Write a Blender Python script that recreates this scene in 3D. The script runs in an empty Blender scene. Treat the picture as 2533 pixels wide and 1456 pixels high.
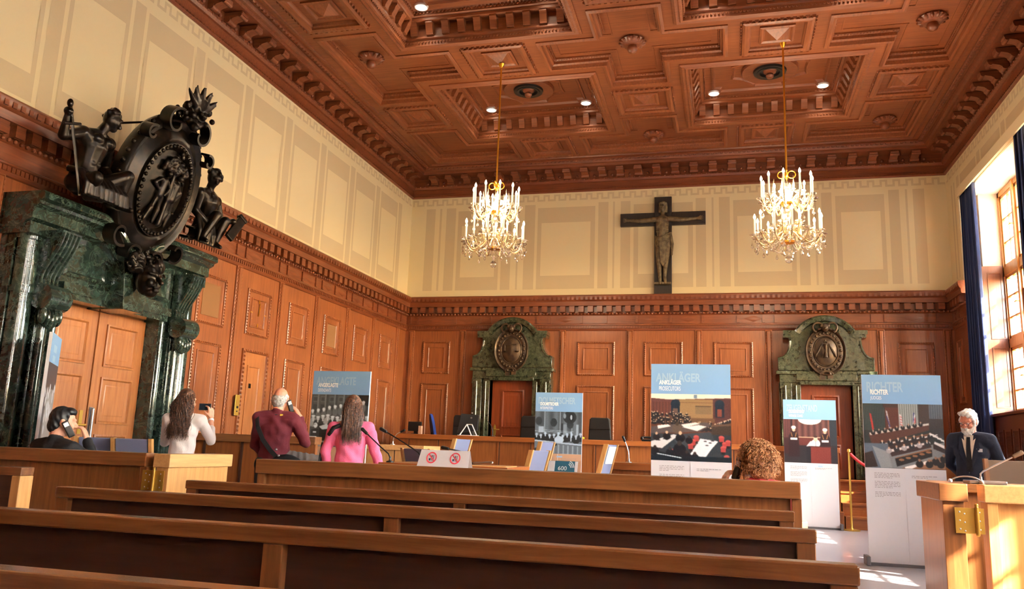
import bpy, math, random
import numpy as np
from mathutils import Vector, Matrix
random.seed(11)
SC = bpy.context.scene
COL = SC.collection
PI = math.pi
rad = math.radians
# room (metres): floor z=0, back wall y=17, camera seated at the origin
XL, XR, YB, YF = -7.04, 4.27, 17.0, -4.4
ZC, ZS, ZD = 6.74, 7.30, 4.38        # wall top, ceiling soffit, top of the dado

SKY, SUN, EXPO = 6.5, 42.0, 0.78
# ------------------------------------------------------------------ materials
def lin(c):
    r = []
    for x in c:
        x = x / 255.0
        r.append(x / 12.92 if x <= .04045 else ((x + .055) / 1.055) ** 2.4)
    return (r[0], r[1], r[2], 1.0)
def new_mat(name):
    m = bpy.data.materials.new(name); m.use_nodes = True
    nt = m.node_tree; b = nt.nodes['Principled BSDF']
    return m, nt, b
def plain(name, c, rough=.6, metal=0., emit=0., coat=0., bump=0., bscale=60, spec=.5):
    m, nt, b = new_mat(name)
    b.inputs['Base Color'].default_value = lin(c)
    b.inputs['Roughness'].default_value = rough
    b.inputs['Metallic'].default_value = metal
    b.inputs['Coat Weight'].default_value = coat
    b.inputs['Specular IOR Level'].default_value = spec
    if emit:
        b.inputs['Emission Color'].default_value = lin(c)
        b.inputs['Emission Strength'].default_value = emit
    if bump:
        tc = nt.nodes.new('ShaderNodeTexCoord'); n = nt.nodes.new('ShaderNodeTexNoise')
        n.inputs['Scale'].default_value = bscale; n.inputs['Detail'].default_value = 4
        bp = nt.nodes.new('ShaderNodeBump'); bp.inputs['Strength'].default_value = bump
        bp.inputs['Distance'].default_value = .02
        nt.links.new(tc.outputs['Object'], n.inputs['Vector'])
        nt.links.new(n.outputs['Fac'], bp.inputs['Height'])
        nt.links.new(bp.outputs['Normal'], b.inputs['Normal'])
    return m
def ramp(nt, pts):
    r = nt.nodes.new('ShaderNodeValToRGB'); e = r.color_ramp.elements
    while len(e) < len(pts): e.new(.5)
    for k, (p, c) in enumerate(pts):
        e[k].position = p; e[k].color = c
    return r
def wood(name, c1, c2, grain='Z', rough=.38, coat=.25, fine=1.0):
    m, nt, b = new_mat(name)
    tc = nt.nodes.new('ShaderNodeTexCoord'); mp = nt.nodes.new('ShaderNodeMapping')
    s = [16 * fine] * 3; s['XYZ'.index(grain)] = .9 * fine
    mp.inputs['Scale'].default_value = s
    n = nt.nodes.new('ShaderNodeTexNoise'); n.inputs['Scale'].default_value = 2.2
    n.inputs['Detail'].default_value = 7; n.inputs['Roughness'].default_value = .62
    n.inputs['Distortion'].default_value = .35
    nt.links.new(tc.outputs['Object'], mp.inputs['Vector']); nt.links.new(mp.outputs['Vector'], n.inputs['Vector'])
    n2 = nt.nodes.new('ShaderNodeTexNoise'); n2.inputs['Scale'].default_value = 1.3; n2.inputs['Detail'].default_value = 2
    nt.links.new(tc.outputs['Object'], n2.inputs['Vector'])
    ad = nt.nodes.new('ShaderNodeMath'); ad.operation = 'MULTIPLY_ADD'
    ad.inputs[1].default_value = .35
    nt.links.new(n2.outputs['Fac'], ad.inputs[0]); 
    mu = nt.nodes.new('ShaderNodeMath'); mu.operation = 'MULTIPLY'; mu.inputs[1].default_value = .75
    nt.links.new(n.outputs['Fac'], mu.inputs[0]); nt.links.new(mu.outputs[0], ad.inputs[2])
    r = ramp(nt, [(.32, lin(c1)), (.72, lin(c2))])
    nt.links.new(ad.outputs[0], r.inputs['Fac']); nt.links.new(r.outputs['Color'], b.inputs['Base Color'])
    b.inputs['Roughness'].default_value = rough; b.inputs['Coat Weight'].default_value = coat
    b.inputs['Coat Roughness'].default_value = .25
    bp = nt.nodes.new('ShaderNodeBump'); bp.inputs['Strength'].default_value = .12; bp.inputs['Distance'].default_value = .004
    nt.links.new(n.outputs['Fac'], bp.inputs['Height']); nt.links.new(bp.outputs['Normal'], b.inputs['Normal'])
    return m
def marble(name, base, mid, vein, scale=1.0):
    m, nt, b = new_mat(name)
    tc = nt.nodes.new('ShaderNodeTexCoord')
    n = nt.nodes.new('ShaderNodeTexNoise'); n.inputs['Scale'].default_value = 5 * scale
    n.inputs['Detail'].default_value = 8; n.inputs['Roughness'].default_value = .65; n.inputs['Distortion'].default_value = .5
    nt.links.new(tc.outputs['Object'], n.inputs['Vector'])
    r = ramp(nt, [(.38, lin(base)), (.62, lin(mid)), (.8, lin(base))])
    nt.links.new(n.outputs['Fac'], r.inputs['Fac'])
    n2 = nt.nodes.new('ShaderNodeTexNoise'); n2.inputs['Scale'].default_value = 3.3 * scale
    n2.inputs['Detail'].default_value = 7; n2.inputs['Distortion'].default_value = 1.1; n2.inputs['Roughness'].default_value = .62
    nt.links.new(tc.outputs['Object'], n2.inputs['Vector'])
    r2 = ramp(nt, [(.475, (0, 0, 0, 1)), (.50, (1, 1, 1, 1)), (.525, (0, 0, 0, 1))])
    nt.links.new(n2.outputs['Fac'], r2.inputs['Fac'])
    mx = nt.nodes.new('ShaderNodeMixRGB'); mx.inputs['Color2'].default_value = lin(vein)
    ml = nt.nodes.new('ShaderNodeMath'); ml.operation = 'MULTIPLY'; ml.inputs[1].default_value = .22
    nt.links.new(r2.outputs['Color'], ml.inputs[0]); nt.links.new(ml.outputs[0], mx.inputs['Fac'])
    nt.links.new(r.outputs['Color'], mx.inputs['Color1']); nt.links.new(mx.outputs['Color'], b.inputs['Base Color'])
    b.inputs['Roughness'].default_value = .12; b.inputs['Coat Weight'].default_value = .6; b.inputs['Coat Roughness'].default_value = .05
    return m
def patina(name, c1, c2, metal=.75, rough=.38, scale=9):
    m, nt, b = new_mat(name)
    tc = nt.nodes.new('ShaderNodeTexCoord'); n = nt.nodes.new('ShaderNodeTexNoise')
    n.inputs['Scale'].default_value = scale; n.inputs['Detail'].default_value = 6
    nt.links.new(tc.outputs['Object'], n.inputs['Vector'])
    r = ramp(nt, [(.4, lin(c1)), (.7, lin(c2))]); nt.links.new(n.outputs['Fac'], r.inputs['Fac'])
    nt.links.new(r.outputs['Color'], b.inputs['Base Color'])
    b.inputs['Metallic'].default_value = metal; b.inputs['Roughness'].default_value = rough
    return m
def pane_mat(name, tint=(255, 255, 255), refl=.08):
    m, nt, b = new_mat(name)
    out = nt.nodes['Material Output']
    tr = nt.nodes.new('ShaderNodeBsdfTransparent'); tr.inputs['Color'].default_value = lin(tint)
    gl = nt.nodes.new('ShaderNodeBsdfGlossy'); gl.inputs['Roughness'].default_value = .02
    mx = nt.nodes.new('ShaderNodeMixShader'); mx.inputs['Fac'].default_value = refl
    nt.links.new(tr.outputs[0], mx.inputs[1]); nt.links.new(gl.outputs[0], mx.inputs[2])
    nt.links.new(mx.outputs[0], out.inputs['Surface'])
    return m
def color_attr_mat(name):
    m, nt, b = new_mat(name)
    a = nt.nodes.new('ShaderNodeVertexColor'); a.layer_name = 'print'
    nt.links.new(a.outputs['Color'], b.inputs['Base Color']); b.inputs['Roughness'].default_value = .35
    return m
M = {}
M['ceil'] = wood('ceiling oak', (102, 52, 26), (148, 84, 46), 'X', .5, .1)
M['ceil_y'] = wood('ceiling oak lengthways', (102, 52, 26), (148, 84, 46), 'Y', .5, .1)
M['ceil_d'] = wood('cornice oak', (88, 42, 22), (134, 72, 40), 'X', .42, .2)
M['dado'] = wood('dado oak', (106, 54, 28), (152, 88, 48), 'Z', .36, .3)
M['dado_h'] = wood('dado oak across', (86, 40, 22), (132, 72, 40), 'Y', .36, .3)
M['dado_hx'] = wood('dado oak along the back', (86, 40, 22), (132, 72, 40), 'X', .36, .3)
M['fabric_brown'] = plain('brown cloth panel', (128, 88, 52), .9, bump=.2, bscale=300)
M['door'] = wood('door oak', (130, 72, 36), (172, 110, 62), 'Z', .34, .3)
M['door_red'] = wood('dark red door oak', (92, 36, 16), (138, 62, 28), 'Z', .34, .3)
M['rail'] = wood('rail oak', (98, 58, 30), (146, 94, 52), 'X', .3, .45)
M['rail_z'] = wood('rail oak upright', (98, 58, 30), (146, 94, 52), 'Z', .3, .4)
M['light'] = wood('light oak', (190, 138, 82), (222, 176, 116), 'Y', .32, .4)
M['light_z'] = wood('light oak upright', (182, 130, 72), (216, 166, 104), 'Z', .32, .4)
M['bench'] = wood('bench oak', (84, 47, 26), (136, 86, 48), 'X', .26, .5)
M['bench_z'] = wood('bench oak upright', (84, 47, 26), (136, 86, 48), 'Z', .3, .45)
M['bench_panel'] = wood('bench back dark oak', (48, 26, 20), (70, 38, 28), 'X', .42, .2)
M['desk'] = wood('desk oak', (126, 66, 26), (166, 96, 44), 'X', .34, .35)
M['desk_z'] = wood('desk oak upright', (112, 60, 26), (150, 90, 44), 'Z', .34, .3)
M['niche'] = wood('niche oak', (92, 52, 34), (130, 82, 56), 'Z', .34, .3)
M['niche_dark'] = wood('niche dark oak', (70, 30, 18), (98, 48, 28), 'X', .3, .4)
M['plaster'] = plain('cream plaster', (222, 208, 168), .85, bump=.05, bscale=40)
M['paint'] = plain('beige wall paint', (203, 186, 150), .85, bump=.05, bscale=40)
M['white_plaster'] = plain('white reveal plaster', (236, 228, 206), .85)
M['floor'] = plain('pale grey linoleum', (164, 160, 166), .28, coat=.2, bump=.03, bscale=8)
M['marble'] = marble('dark green marble', (22, 34, 31), (48, 66, 60), (128, 146, 134), 1.7)
M['marble2'] = marble('olive green marble', (34, 40, 30), (66, 72, 54), (140, 140, 112), 2.6)
M['bronze'] = patina('dark bronze', (26, 23, 22), (50, 42, 35), .7, .3)
M['bronze_br'] = patina('brown bronze', (62, 48, 38), (96, 76, 54), .55, .42)
M['carved'] = patina('carved weathered wood', (84, 72, 50), (128, 112, 80), 0., .55, 14)
M['cross'] = wood('blackened oak', (30, 26, 26), (48, 42, 40), 'Z', .45, .2)
M['brass'] = plain('brass', (206, 166, 78), .3, .7)
M['steel'] = plain('brushed steel', (190, 190, 196), .28, 1.)
M['gold'] = plain('gilded rod', (222, 160, 52), .28, .9)
M['black'] = plain('black plastic', (20, 20, 22), .4)
M['leather'] = plain('black leather', (30, 28, 28), .42, bump=.12, bscale=90)
M['screen_back'] = plain('dark grey monitor casing', (36, 38, 42), .35)
M['white'] = plain('white card', (238, 240, 246), .55)
M['board'] = plain('white display board', (208, 206, 212), .5)
M['board_grey'] = plain('grey banner foot', (92, 90, 94), .5)
M['blue'] = plain('pale blue banner header', (132, 174, 220), .5)
M['ghost'] = plain('faded blue lettering', (160, 192, 222), .5)
M['letter'] = plain('white lettering', (246, 248, 250), .45)
M['inkgrey'] = plain('grey print', (150, 146, 150), .6)
M['inkblue'] = plain('dark blue print', (30, 30, 92), .5)
M['inkred'] = plain('red print', (232, 64, 84), .5)
M['teal'] = plain('teal print', (44, 112, 138), .45)
M['tan'] = plain('pale brown banner foot print', (196, 156, 128), .5)
M['chair_blue'] = plain('grey blue chair fabric', (116, 122, 152), .85, bump=.2, bscale=240)
M['chair_br'] = plain('brown chair back', (96, 72, 52), .7)
M['blue_seat'] = plain('royal blue fabric', (36, 66, 150), .8)
M['curtain'] = plain('navy velvet', (26, 44, 92), .75, bump=.1, bscale=200)
M['curtain'].node_tree.nodes['Principled BSDF'].inputs['Sheen Weight'].default_value = .25
M['rope'] = plain('red velvet rope', (196, 30, 36), .6)
M['bulb'] = plain('candle bulb', (255, 226, 178), .4, emit=14.)
M['candle'] = plain('ivory candle sleeve', (250, 236, 206), .5, emit=.3)  # sleeve given a faint glow of its own; only the bulb is a lamp
M['lamp'] = plain('downlight glow', (255, 242, 214), .4, emit=9.)
M['winwood'] = wood('honey window oak', (176, 112, 44), (214, 152, 76), 'Z', .34, .3)
M['front'] = wood('rear wall oak', (122, 70, 42), (172, 110, 70), 'Z', .5, .1)
M['pane'] = pane_mat('window glass', (255, 252, 244), .05)
M['acrylic'] = pane_mat('clear acrylic', (246, 250, 252), .1)
M['print'] = color_attr_mat('banner photograph')
def added_blind_mat():
    m, nt, b = new_mat('white roller blind'); out = nt.nodes['Material Output']
    d = nt.nodes.new('ShaderNodeBsdfDiffuse'); d.inputs['Color'].default_value = lin((236, 232, 220)); t = nt.nodes.new('ShaderNodeBsdfTranslucent'); t.inputs['Color'].default_value = lin((252, 252, 252))
    x = nt.nodes.new('ShaderNodeMixShader'); x.inputs['Fac'].default_value = .88
    nt.links.new(d.outputs[0], x.inputs[1]); nt.links.new(t.outputs[0], x.inputs[2]); nt.links.new(x.outputs[0], out.inputs['Surface']); return m
M['blind'] = added_blind_mat()  # cloth of the added blinds, translucent to spread the sun as soft light
def crystal():
    m, nt, b = new_mat('cut crystal')
    out = nt.nodes['Material Output']
    g = nt.nodes.new('ShaderNodeBsdfGlass'); g.inputs['IOR'].default_value = 1.5; g.inputs['Roughness'].default_value = 0.
    g.inputs['Color'].default_value = lin((255, 246, 232))
    t = nt.nodes.new('ShaderNodeBsdfTransparent')
    gl = nt.nodes.new('ShaderNodeBsdfGlossy'); gl.inputs['Roughness'].default_value = .05
    m1 = nt.nodes.new('ShaderNodeMixShader'); m1.inputs['Fac'].default_value = .35
    m2 = nt.nodes.new('ShaderNodeMixShader'); m2.inputs['Fac'].default_value = .3
    nt.links.new(t.outputs[0], m1.inputs[1]); nt.links.new(gl.outputs[0], m1.inputs[2])
    nt.links.new(m1.outputs[0], m2.inputs[1]); nt.links.new(g.outputs[0], m2.inputs[2])
    nt.links.new(m2.outputs[0], out.inputs['Surface'])
    return m
M['crystal'] = crystal()
M['arm'] = plain('gilt glass arm', (236, 206, 150), .15, .45)

# ------------------------------------------------------------------ geometry
ORG = {}
def _sphere(n=14, r=9):
    v = [(0, 0, 1)]
    for i in range(1, r):
        t = PI * i / r
        for k in range(n):
            p = 2 * PI * k / n
            v.append((math.sin(t) * math.cos(p), math.sin(t) * math.sin(p), math.cos(t)))
    v.append((0, 0, -1)); f = []
    for k in range(n): f.append((0, 1 + k, 1 + (k + 1) % n))
    for i in range(r - 2):
        a = 1 + i * n; b = a + n
        for k in range(n):
            k2 = (k + 1) % n; f.append((a + k, b + k, b + k2, a + k2))
    l = len(v) - 1; a = 1 + (r - 2) * n
    for k in range(n): f.append((l, a + (k + 1) % n, a + k))
    return v, f
SPH = _sphere(); SPH_LO = _sphere(8, 5)
def inset_poly(poly, d):
    n = len(poly); out = []
    for i in range(n):
        a, b, c = poly[i - 1], poly[i], poly[(i + 1) % n]
        e1 = Vector((b[0] - a[0], b[1] - a[1])).normalized(); e2 = Vector((c[0] - b[0], c[1] - b[1])).normalized()
        n1 = Vector((-e1.y, e1.x)); n2 = Vector((-e2.y, e2.x))
        k = 1 + n1.dot(n2); k = max(k, .25)
        o = (n1 + n2) / k * d
        out.append((b[0] + o.x, b[1] + o.y))
    return out
def rect(u0, u1, v0, v1): return [(u0, v0), (u1, v0), (u1, v1), (u0, v1)]
class MB:
    def __init__(s): s.v = []; s.f = []; s.m = []; s.cur = 0
    def add(s, vs, fs):
        b = len(s.v); s.v.extend([tuple(p) for p in vs])
        for q in fs: s.f.append(tuple(b + i for i in q)); s.m.append(s.cur)
    def box(s, x0, x1, y0, y1, z0, z1):
        s.add([(x0, y0, z0), (x1, y0, z0), (x1, y1, z0), (x0, y1, z0), (x0, y0, z1), (x1, y0, z1), (x1, y1, z1), (x0, y1, z1)],
              [(0, 3, 2, 1), (4, 5, 6, 7), (0, 1, 5, 4), (1, 2, 6, 5), (2, 3, 7, 6), (3, 0, 4, 7)])
    def xbox(s, mat, sx, sy, sz):
        vs = [mat @ Vector((a * sx / 2, b * sy / 2, c * sz / 2)) for c in (-1, 1) for b in (-1, 1) for a in (-1, 1)]
        s.add(vs, [(0, 2, 3, 1), (4, 5, 7, 6), (0, 1, 5, 4), (1, 3, 7, 5), (3, 2, 6, 7), (2, 0, 4, 6)])
    def quad(s, *p): s.add(p, [tuple(range(len(p)))])
    def prism(s, poly, fmap, h0, h1):
        n = len(poly)
        vs = [fmap(u, v, h0) for u, v in poly] + [fmap(u, v, h1) for u, v in poly]
        fs = [tuple(range(n - 1, -1, -1)), tuple(range(n, 2 * n))]
        for i in range(n): fs.append((i, (i + 1) % n, n + (i + 1) % n, n + i))
        s.add(vs, fs)
    def tube(s, path, r, n=8, closed=False, caps=True):
        P = [Vector(p) for p in path]; m = len(P)
        rr = r if isinstance(r, (list, tuple)) else [r] * m
        vs = []; prev = None
        for i in range(m):
            if closed: t = P[(i + 1) % m] - P[i - 1]
            else: t = P[min(i + 1, m - 1)] - P[max(i - 1, 0)]
            if t.length < 1e-9: t = Vector((0, 0, 1))
            t.normalize()
            if prev is None:
                a = Vector((0, 0, 1)) if abs(t.z) < .9 else Vector((1, 0, 0))
                x = t.cross(a).normalized()
            else:
                x = prev - t * prev.dot(t)
                x = x.normalized() if x.length > 1e-6 else t.orthogonal().normalized()
            prev = x; y = t.cross(x)
            for k in range(n):
                an = 2 * PI * k / n
                vs.append(P[i] + (x * math.cos(an) + y * math.sin(an)) * rr[i])
        fs = []
        for i in range(m if closed else m - 1):
            a = i * n; b = ((i + 1) % m) * n
            for k in range(n):
                k2 = (k + 1) % n; fs.append((a + k, a + k2, b + k2, b + k))
        if caps and not closed:
            fs.append(tuple(range(n - 1, -1, -1))); fs.append(tuple(range((m - 1) * n, m * n)))
        s.add(vs, fs)
    def lathe(s, prof, c=(0, 0, 0), n=20, axis='Z', a0=0., a1=2 * PI):
        full = abs(a1 - a0 - 2 * PI) < 1e-6; k_ = n if full else n + 1
        vs = []
        for r, h in prof:
            for k in range(k_):
                an = a0 + (a1 - a0) * k / n
                p = (r * math.cos(an), r * math.sin(an), h)
                if axis == 'X': p = (p[2], p[0], p[1])
                if axis == 'Y': p = (p[0], p[2], p[1])
                vs.append((p[0] + c[0], p[1] + c[1], p[2] + c[2]))
        fs = []
        for i in range(len(prof) - 1):
            for k in range(n):
                k2 = (k + 1) % k_ if full else k + 1
                fs.append((i * k_ + k, i * k_ + k2, (i + 1) * k_ + k2, (i + 1) * k_ + k))
        s.add(vs, fs)
    def ball(s, c, r, rot=None, lo=False):
        if not isinstance(r, (tuple, list)): r = (r, r, r)
        V, F = SPH_LO if lo else SPH
        c = Vector(c); vs = []
        for p in V:
            q = Vector((p[0] * r[0], p[1] * r[1], p[2] * r[2]))
            if rot: q = rot @ q
            vs.append(c + q)
        s.add(vs, F)
    def cap(s, a, b, ra, rb, n=12):
        a = Vector(a); b = Vector(b)
        if (b - a).length > 1e-5: s.tube([a, b], [ra, rb], n)
        s.ball(a, ra); s.ball(b, rb)
    def frame(s, poly, prof, fmap, fill=None):
        """moulding swept round a closed outline; prof = [(inset, height)]; fill = height of a closing face"""
        loops = [[fmap(u, v, h) for u, v in inset_poly(poly, d)] for d, h in prof]
        n = len(poly); vs = [p for l in loops for p in l]; fs = []
        for i in range(len(loops) - 1):
            for k in range(n):
                k2 = (k + 1) % n
                fs.append((i * n + k, i * n + k2, (i + 1) * n + k2, (i + 1) * n + k))
        s.add(vs, fs)
        if fill is not None:
            s.add([fmap(u, v, fill) for u, v in inset_poly(poly, prof[-1][0])], [tuple(range(n))])
    def beads(s, poly, ins, h, size, gap, fmap, hgt):
        q = inset_poly(poly, ins); n = len(q)
        for i in range(n):
            a = Vector(q[i]); b = Vector(q[(i + 1) % n]); L = (b - a).length; k = max(1, int(L / gap))
            if L < gap: continue
            e = (b - a) / L; t = Vector((-e.y, e.x))
            for j in range(k):
                c = a + e * (L * (j + .5) / k); w = size * .5; l = gap * .32
                pts = [c + e * x * l + t * y * w for x, y in ((-1, -1), (1, -1), (1, 1), (-1, 1))]
                c2 = [c + e * x * l * .55 + t * y * w * .5 for x, y in ((-1, -1), (1, -1), (1, 1), (-1, 1))]
                s.add([fmap(p.x, p.y, h) for p in pts] + [fmap(p.x, p.y, h + hgt) for p in c2],
                      [(4, 5, 6, 7), (0, 1, 5, 4), (1, 2, 6, 5), (2, 3, 7, 6), (3, 0, 4, 7)])
    def sweep(s, prof, pts, fmap):
        """profile prof [(a,b)] carried through stations pts; fmap(a,b,station)->xyz"""
        n = len(prof); vs = []
        for st in pts:
            for a, b in prof: vs.append(fmap(a, b, st))
        fs = []
        for i in range(len(pts) - 1):
            for k in range(n - 1): fs.append((i * n + k, i * n + k + 1, (i + 1) * n + k + 1, (i + 1) * n + k))
        s.add(vs, fs)
    def mesh(s, name, off=(0, 0, 0)):
        me = bpy.data.meshes.new(name)
        o = off
        me.from_pydata([(p[0] - o[0], p[1] - o[1], p[2] - o[2]) for p in s.v], [], s.f)
        return me
    def build(s, name, mats, parent=None, smooth=None, bevel=0., loc=None, fix=False):
        if not isinstance(mats, (list, tuple)): mats = [mats]
        off = ORG.get(parent.name, (0, 0, 0)) if parent else (loc or (0, 0, 0))
        me = s.mesh(name, off)
        for m in mats: me.materials.append(M[m] if isinstance(m, str) else m)
        if len(mats) > 1: me.polygons.foreach_set('material_index', s.m)
        if fix:
            import bmesh
            bm = bmesh.new(); bm.from_mesh(me); bmesh.ops.recalc_face_normals(bm, faces=bm.faces); bm.to_mesh(me); bm.free()
        if smooth:
            me.shade_smooth(); me.set_sharp_from_angle(angle=rad(smooth))
        o = bpy.data.objects.new(name, me); COL.objects.link(o)
        if parent: o.parent = parent; ORG[o.name] = off
        elif loc: o.location = loc; ORG[o.name] = loc
        if bevel:
            b = o.modifiers.new('edge', 'BEVEL'); b.width = bevel; b.segments = 2; b.limit_method = 'ANGLE'; b.angle_limit = rad(50)
        return o
    def remesh(s, name, mat, parent=None, voxel=.01, it=4, loc=None, disp=None):
        """one continuous skin round everything collected"""
        off = ORG.get(parent.name, (0, 0, 0)) if parent else (loc or (0, 0, 0))
        me = s.mesh(name + ' raw', off)
        t = bpy.data.objects.new(name + ' raw', me); COL.objects.link(t)
        md = t.modifiers.new('r', 'REMESH'); md.mode = 'VOXEL'; md.voxel_size = voxel
        if it:
            sm = t.modifiers.new('s', 'SMOOTH'); sm.iterations = it; sm.factor = .5
        dg = bpy.context.evaluated_depsgraph_get()
        out = bpy.data.meshes.new_from_object(t.evaluated_get(dg)); out.name = name
        bpy.data.objects.remove(t); bpy.data.meshes.remove(me)
        if disp:
            n = len(out.vertices); co = np.empty(n * 3, np.float32); out.vertices.foreach_get('co', co); co = co.reshape(-1, 3)
            no = np.empty(n * 3, np.float32); out.vertices.foreach_get('normal', no); no = no.reshape(-1, 3)
            co += no * disp(co)[:, None]; out.vertices.foreach_set('co', co.ravel())
        out.shade_smooth()
        out.materials.clear(); out.materials.append(M[mat] if isinstance(mat, str) else mat)
        o = bpy.data.objects.new(name, out); COL.objects.link(o)
        if parent: o.parent = parent; ORG[o.name] = off
        elif loc: o.location = loc; ORG[o.name] = loc
        return o
def tag(o, label, cat, group=None):
    o['label'] = label; o['category'] = cat
    if group: o['group'] = group
    return o
def thing(name, label, cat, loc, rz=None, group=None):
    """an Empty at the base of a thing. rz None: parts are given in room coordinates; else in the thing's own"""
    e = bpy.data.objects.new(name, None); COL.objects.link(e); e.empty_display_size = .2
    e.location = loc; ORG[e.name] = tuple(loc) if rz is None else (0, 0, 0)
    if rz is not None: e.rotation_euler = (0, 0, rz)
    return tag(e, label, cat, group)
def struct(o):
    o['kind'] = 'structure'; return o
def dup(o, parent=None, depth=0):
    kids = [c for c in bpy.data.objects if c.parent == o]
    c = o.copy(); COL.objects.link(c)
    if parent: c.parent = parent
    ORG[c.name] = ORG.get(o.name, (0, 0, 0))
    for k in kids: dup(k, c)
    return c
def text(body, mat, parent, x, z, y, w, h, name='lettering', weight=0.0, face=-1):
    """flat lettering standing on the plane y, reading from -Y; (x, z) lower left, fitted to w x h"""
    cu = bpy.data.curves.new(name, 'FONT'); cu.body = body; cu.extrude = .0; cu.offset = weight
    t = bpy.data.objects.new(name, cu); COL.objects.link(t)
    dg = bpy.context.evaluated_depsgraph_get()
    me = bpy.data.meshes.new_from_object(t.evaluated_get(dg)); bpy.data.objects.remove(t); bpy.data.curves.remove(cu)
    n = len(me.vertices); co = np.empty(n * 3, np.float32); me.vertices.foreach_get('co', co); co = co.reshape(-1, 3)
    mn = co.min(0); mx = co.max(0)
    u = (co[:, 0] - mn[0]) / (mx[0] - mn[0]); v = (co[:, 1] - mn[1]) / (mx[1] - mn[1])
    out = np.stack([x + u * w, np.full(n, y), z + v * h], 1).astype(np.float32)
    me.vertices.foreach_set('co', out.ravel()); me.materials.clear(); me.materials.append(M[mat])
    o = bpy.data.objects.new(name, me); COL.objects.link(o); o.parent = parent; ORG[o.name] = (0, 0, 0)
    return o
def arc(c, r, a0, a1, n, f):
    return [f(c[0] + r * math.cos(a0 + (a1 - a0) * k / n), c[1] + r * math.sin(a0 + (a1 - a0) * k / n)) for k in range(n + 1)]
# ================================================================== the room
b = MB(); b.box(XL - .3, 5.3, YF, YB + .3, -.12, 0); struct(b.build('floor', 'floor'))
# ---- ceiling: relief of big coffers, cross coffers and small pyramid panels
XC = -1.35; PX, PY = 4.3, 3.9
BIG = [(XC + s * 2.15, y) for y in (13.72, 9.82, 5.92) for s in (-1, 1)]
BH = (1.37, 1.2)
YK = (15.67, 11.77, 7.87, 3.97)
def cross_poly(cx, cy):
    A, B_, a, c_ = 1.37, 1.2, .46, .42
    P = [(-a, -B_), (a, -B_), (a, -c_), (A, -c_), (A, c_), (a, c_), (a, B_), (-a, B_), (-a, c_), (-A, c_), (-A, -c_), (-a, -c_)]
    if cx < -4: P = [(-a, -B_), (a, -B_), (a, -c_), (A, -c_), (A, c_), (a, c_), (a, B_), (-a, B_)]
    if cx > 1: P = [(-a, -B_), (a, -B_), (a, B_), (-a, B_), (-a, c_), (-A, c_), (-A, -c_), (-a, -c_)]
    if cy > 15:
        P = [(-a, -B_), (a, -B_), (a, -c_), (A, -c_), (A, c_), (-A, c_), (-A, -c_), (-a, -c_)]
        if cx < -4: P = [(-a, -B_), (a, -B_), (a, -c_), (A, -c_), (A, c_), (-a, c_)]
        if cx > 1: P = [(-a, -B_), (a, -B_), (a, c_), (-A, c_), (-A, -c_), (-a, -c_)]
    return [(cx + u, cy + v) for u, v in P]
CROSS = [(XC + k * PX, y) for y in YK for k in (-1, 0, 1)]
PYR = [(XC + s * 2.15, y) for y in YK for s in (-1, 1)] + [(XC + k * PX, y) for y in (13.72, 9.82, 5.92) for k in (-1, 0, 1)]
PH = .43
def inside(poly, x, y):
    c = False; n = len(poly)
    for i in range(n):
        (x0, y0), (x1, y1) = poly[i - 1], poly[i]
        if (y0 > y) != (y1 > y) and x < (x1 - x0) * (y - y0) / (y1 - y0) + x0: c = not c
    return c
REC = [(rect(x - BH[0], x + BH[0], y - BH[1], y + BH[1]), .42) for x, y in BIG] + [(cross_poly(x, y), .15) for x, y in CROSS] + \
      [(rect(x - PH, x + PH, y - PH, y + PH), .05) for x, y in PYR]
xs = sorted({round(u, 3) for p, d in REC for u, v in p} | {XL - .2, XR + .2}); ys = sorted({round(v, 3) for p, d in REC for u, v in p} | {YF, YB + .2})
dep = np.zeros((len(xs) - 1, len(ys) - 1))
for i in range(len(xs) - 1):
    for j in range(len(ys) - 1):
        cx, cy = (xs[i] + xs[i + 1]) / 2, (ys[j] + ys[j + 1]) / 2
        for p, d in REC:
            if inside(p, cx, cy): dep[i, j] = d; break
b = MB()
for i in range(len(xs) - 1):
    for j in range(len(ys) - 1):
        z = ZS + dep[i, j]
        b.quad((xs[i], ys[j], z), (xs[i], ys[j + 1], z), (xs[i + 1], ys[j + 1], z), (xs[i + 1], ys[j], z))
        if i + 1 < len(xs) - 1 and dep[i + 1, j] != dep[i, j]:
            z2 = ZS + dep[i + 1, j]; x = xs[i + 1]
            b.quad((x, ys[j], z), (x, ys[j + 1], z), (x, ys[j + 1], z2), (x, ys[j], z2))
        if j + 1 < len(ys) - 1 and dep[i, j + 1] != dep[i, j]:
            z2 = ZS + dep[i, j + 1]; y = ys[j + 1]
            b.quad((xs[i], y, z), (xs[i + 1], y, z), (xs[i + 1], y, z2), (xs[i], y, z2))
b.box(XL - .3, 5.3, YF, YB + .3, ZS + .6, ZS + .75)
ceil = struct(b.build('ceiling', 'ceil'))
cm = lambda u, v, h: (u, v, ZS + h)          # h negative hangs down
def bracket(b, x, y, ax, z0, z1, proj, w, s):
    """S-scroll bracket on a coffer side; ax 0: wall runs along x and the bracket sticks out in s*y"""
    prof = [(0, z1), (proj, z1), (proj, z1 - .03), (proj * .82, z1 - .05), (proj * .7, (z0 + z1) / 2), (proj * .45, z0 + .03), (proj * .4, z0), (0, z0)]
    f = (lambda u, v, h: (x + h, y + s * u, v)) if ax == 0 else (lambda u, v, h: (x + s * u, y + h, v))
    b.prism(prof, f, -w / 2, w / 2)
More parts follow.
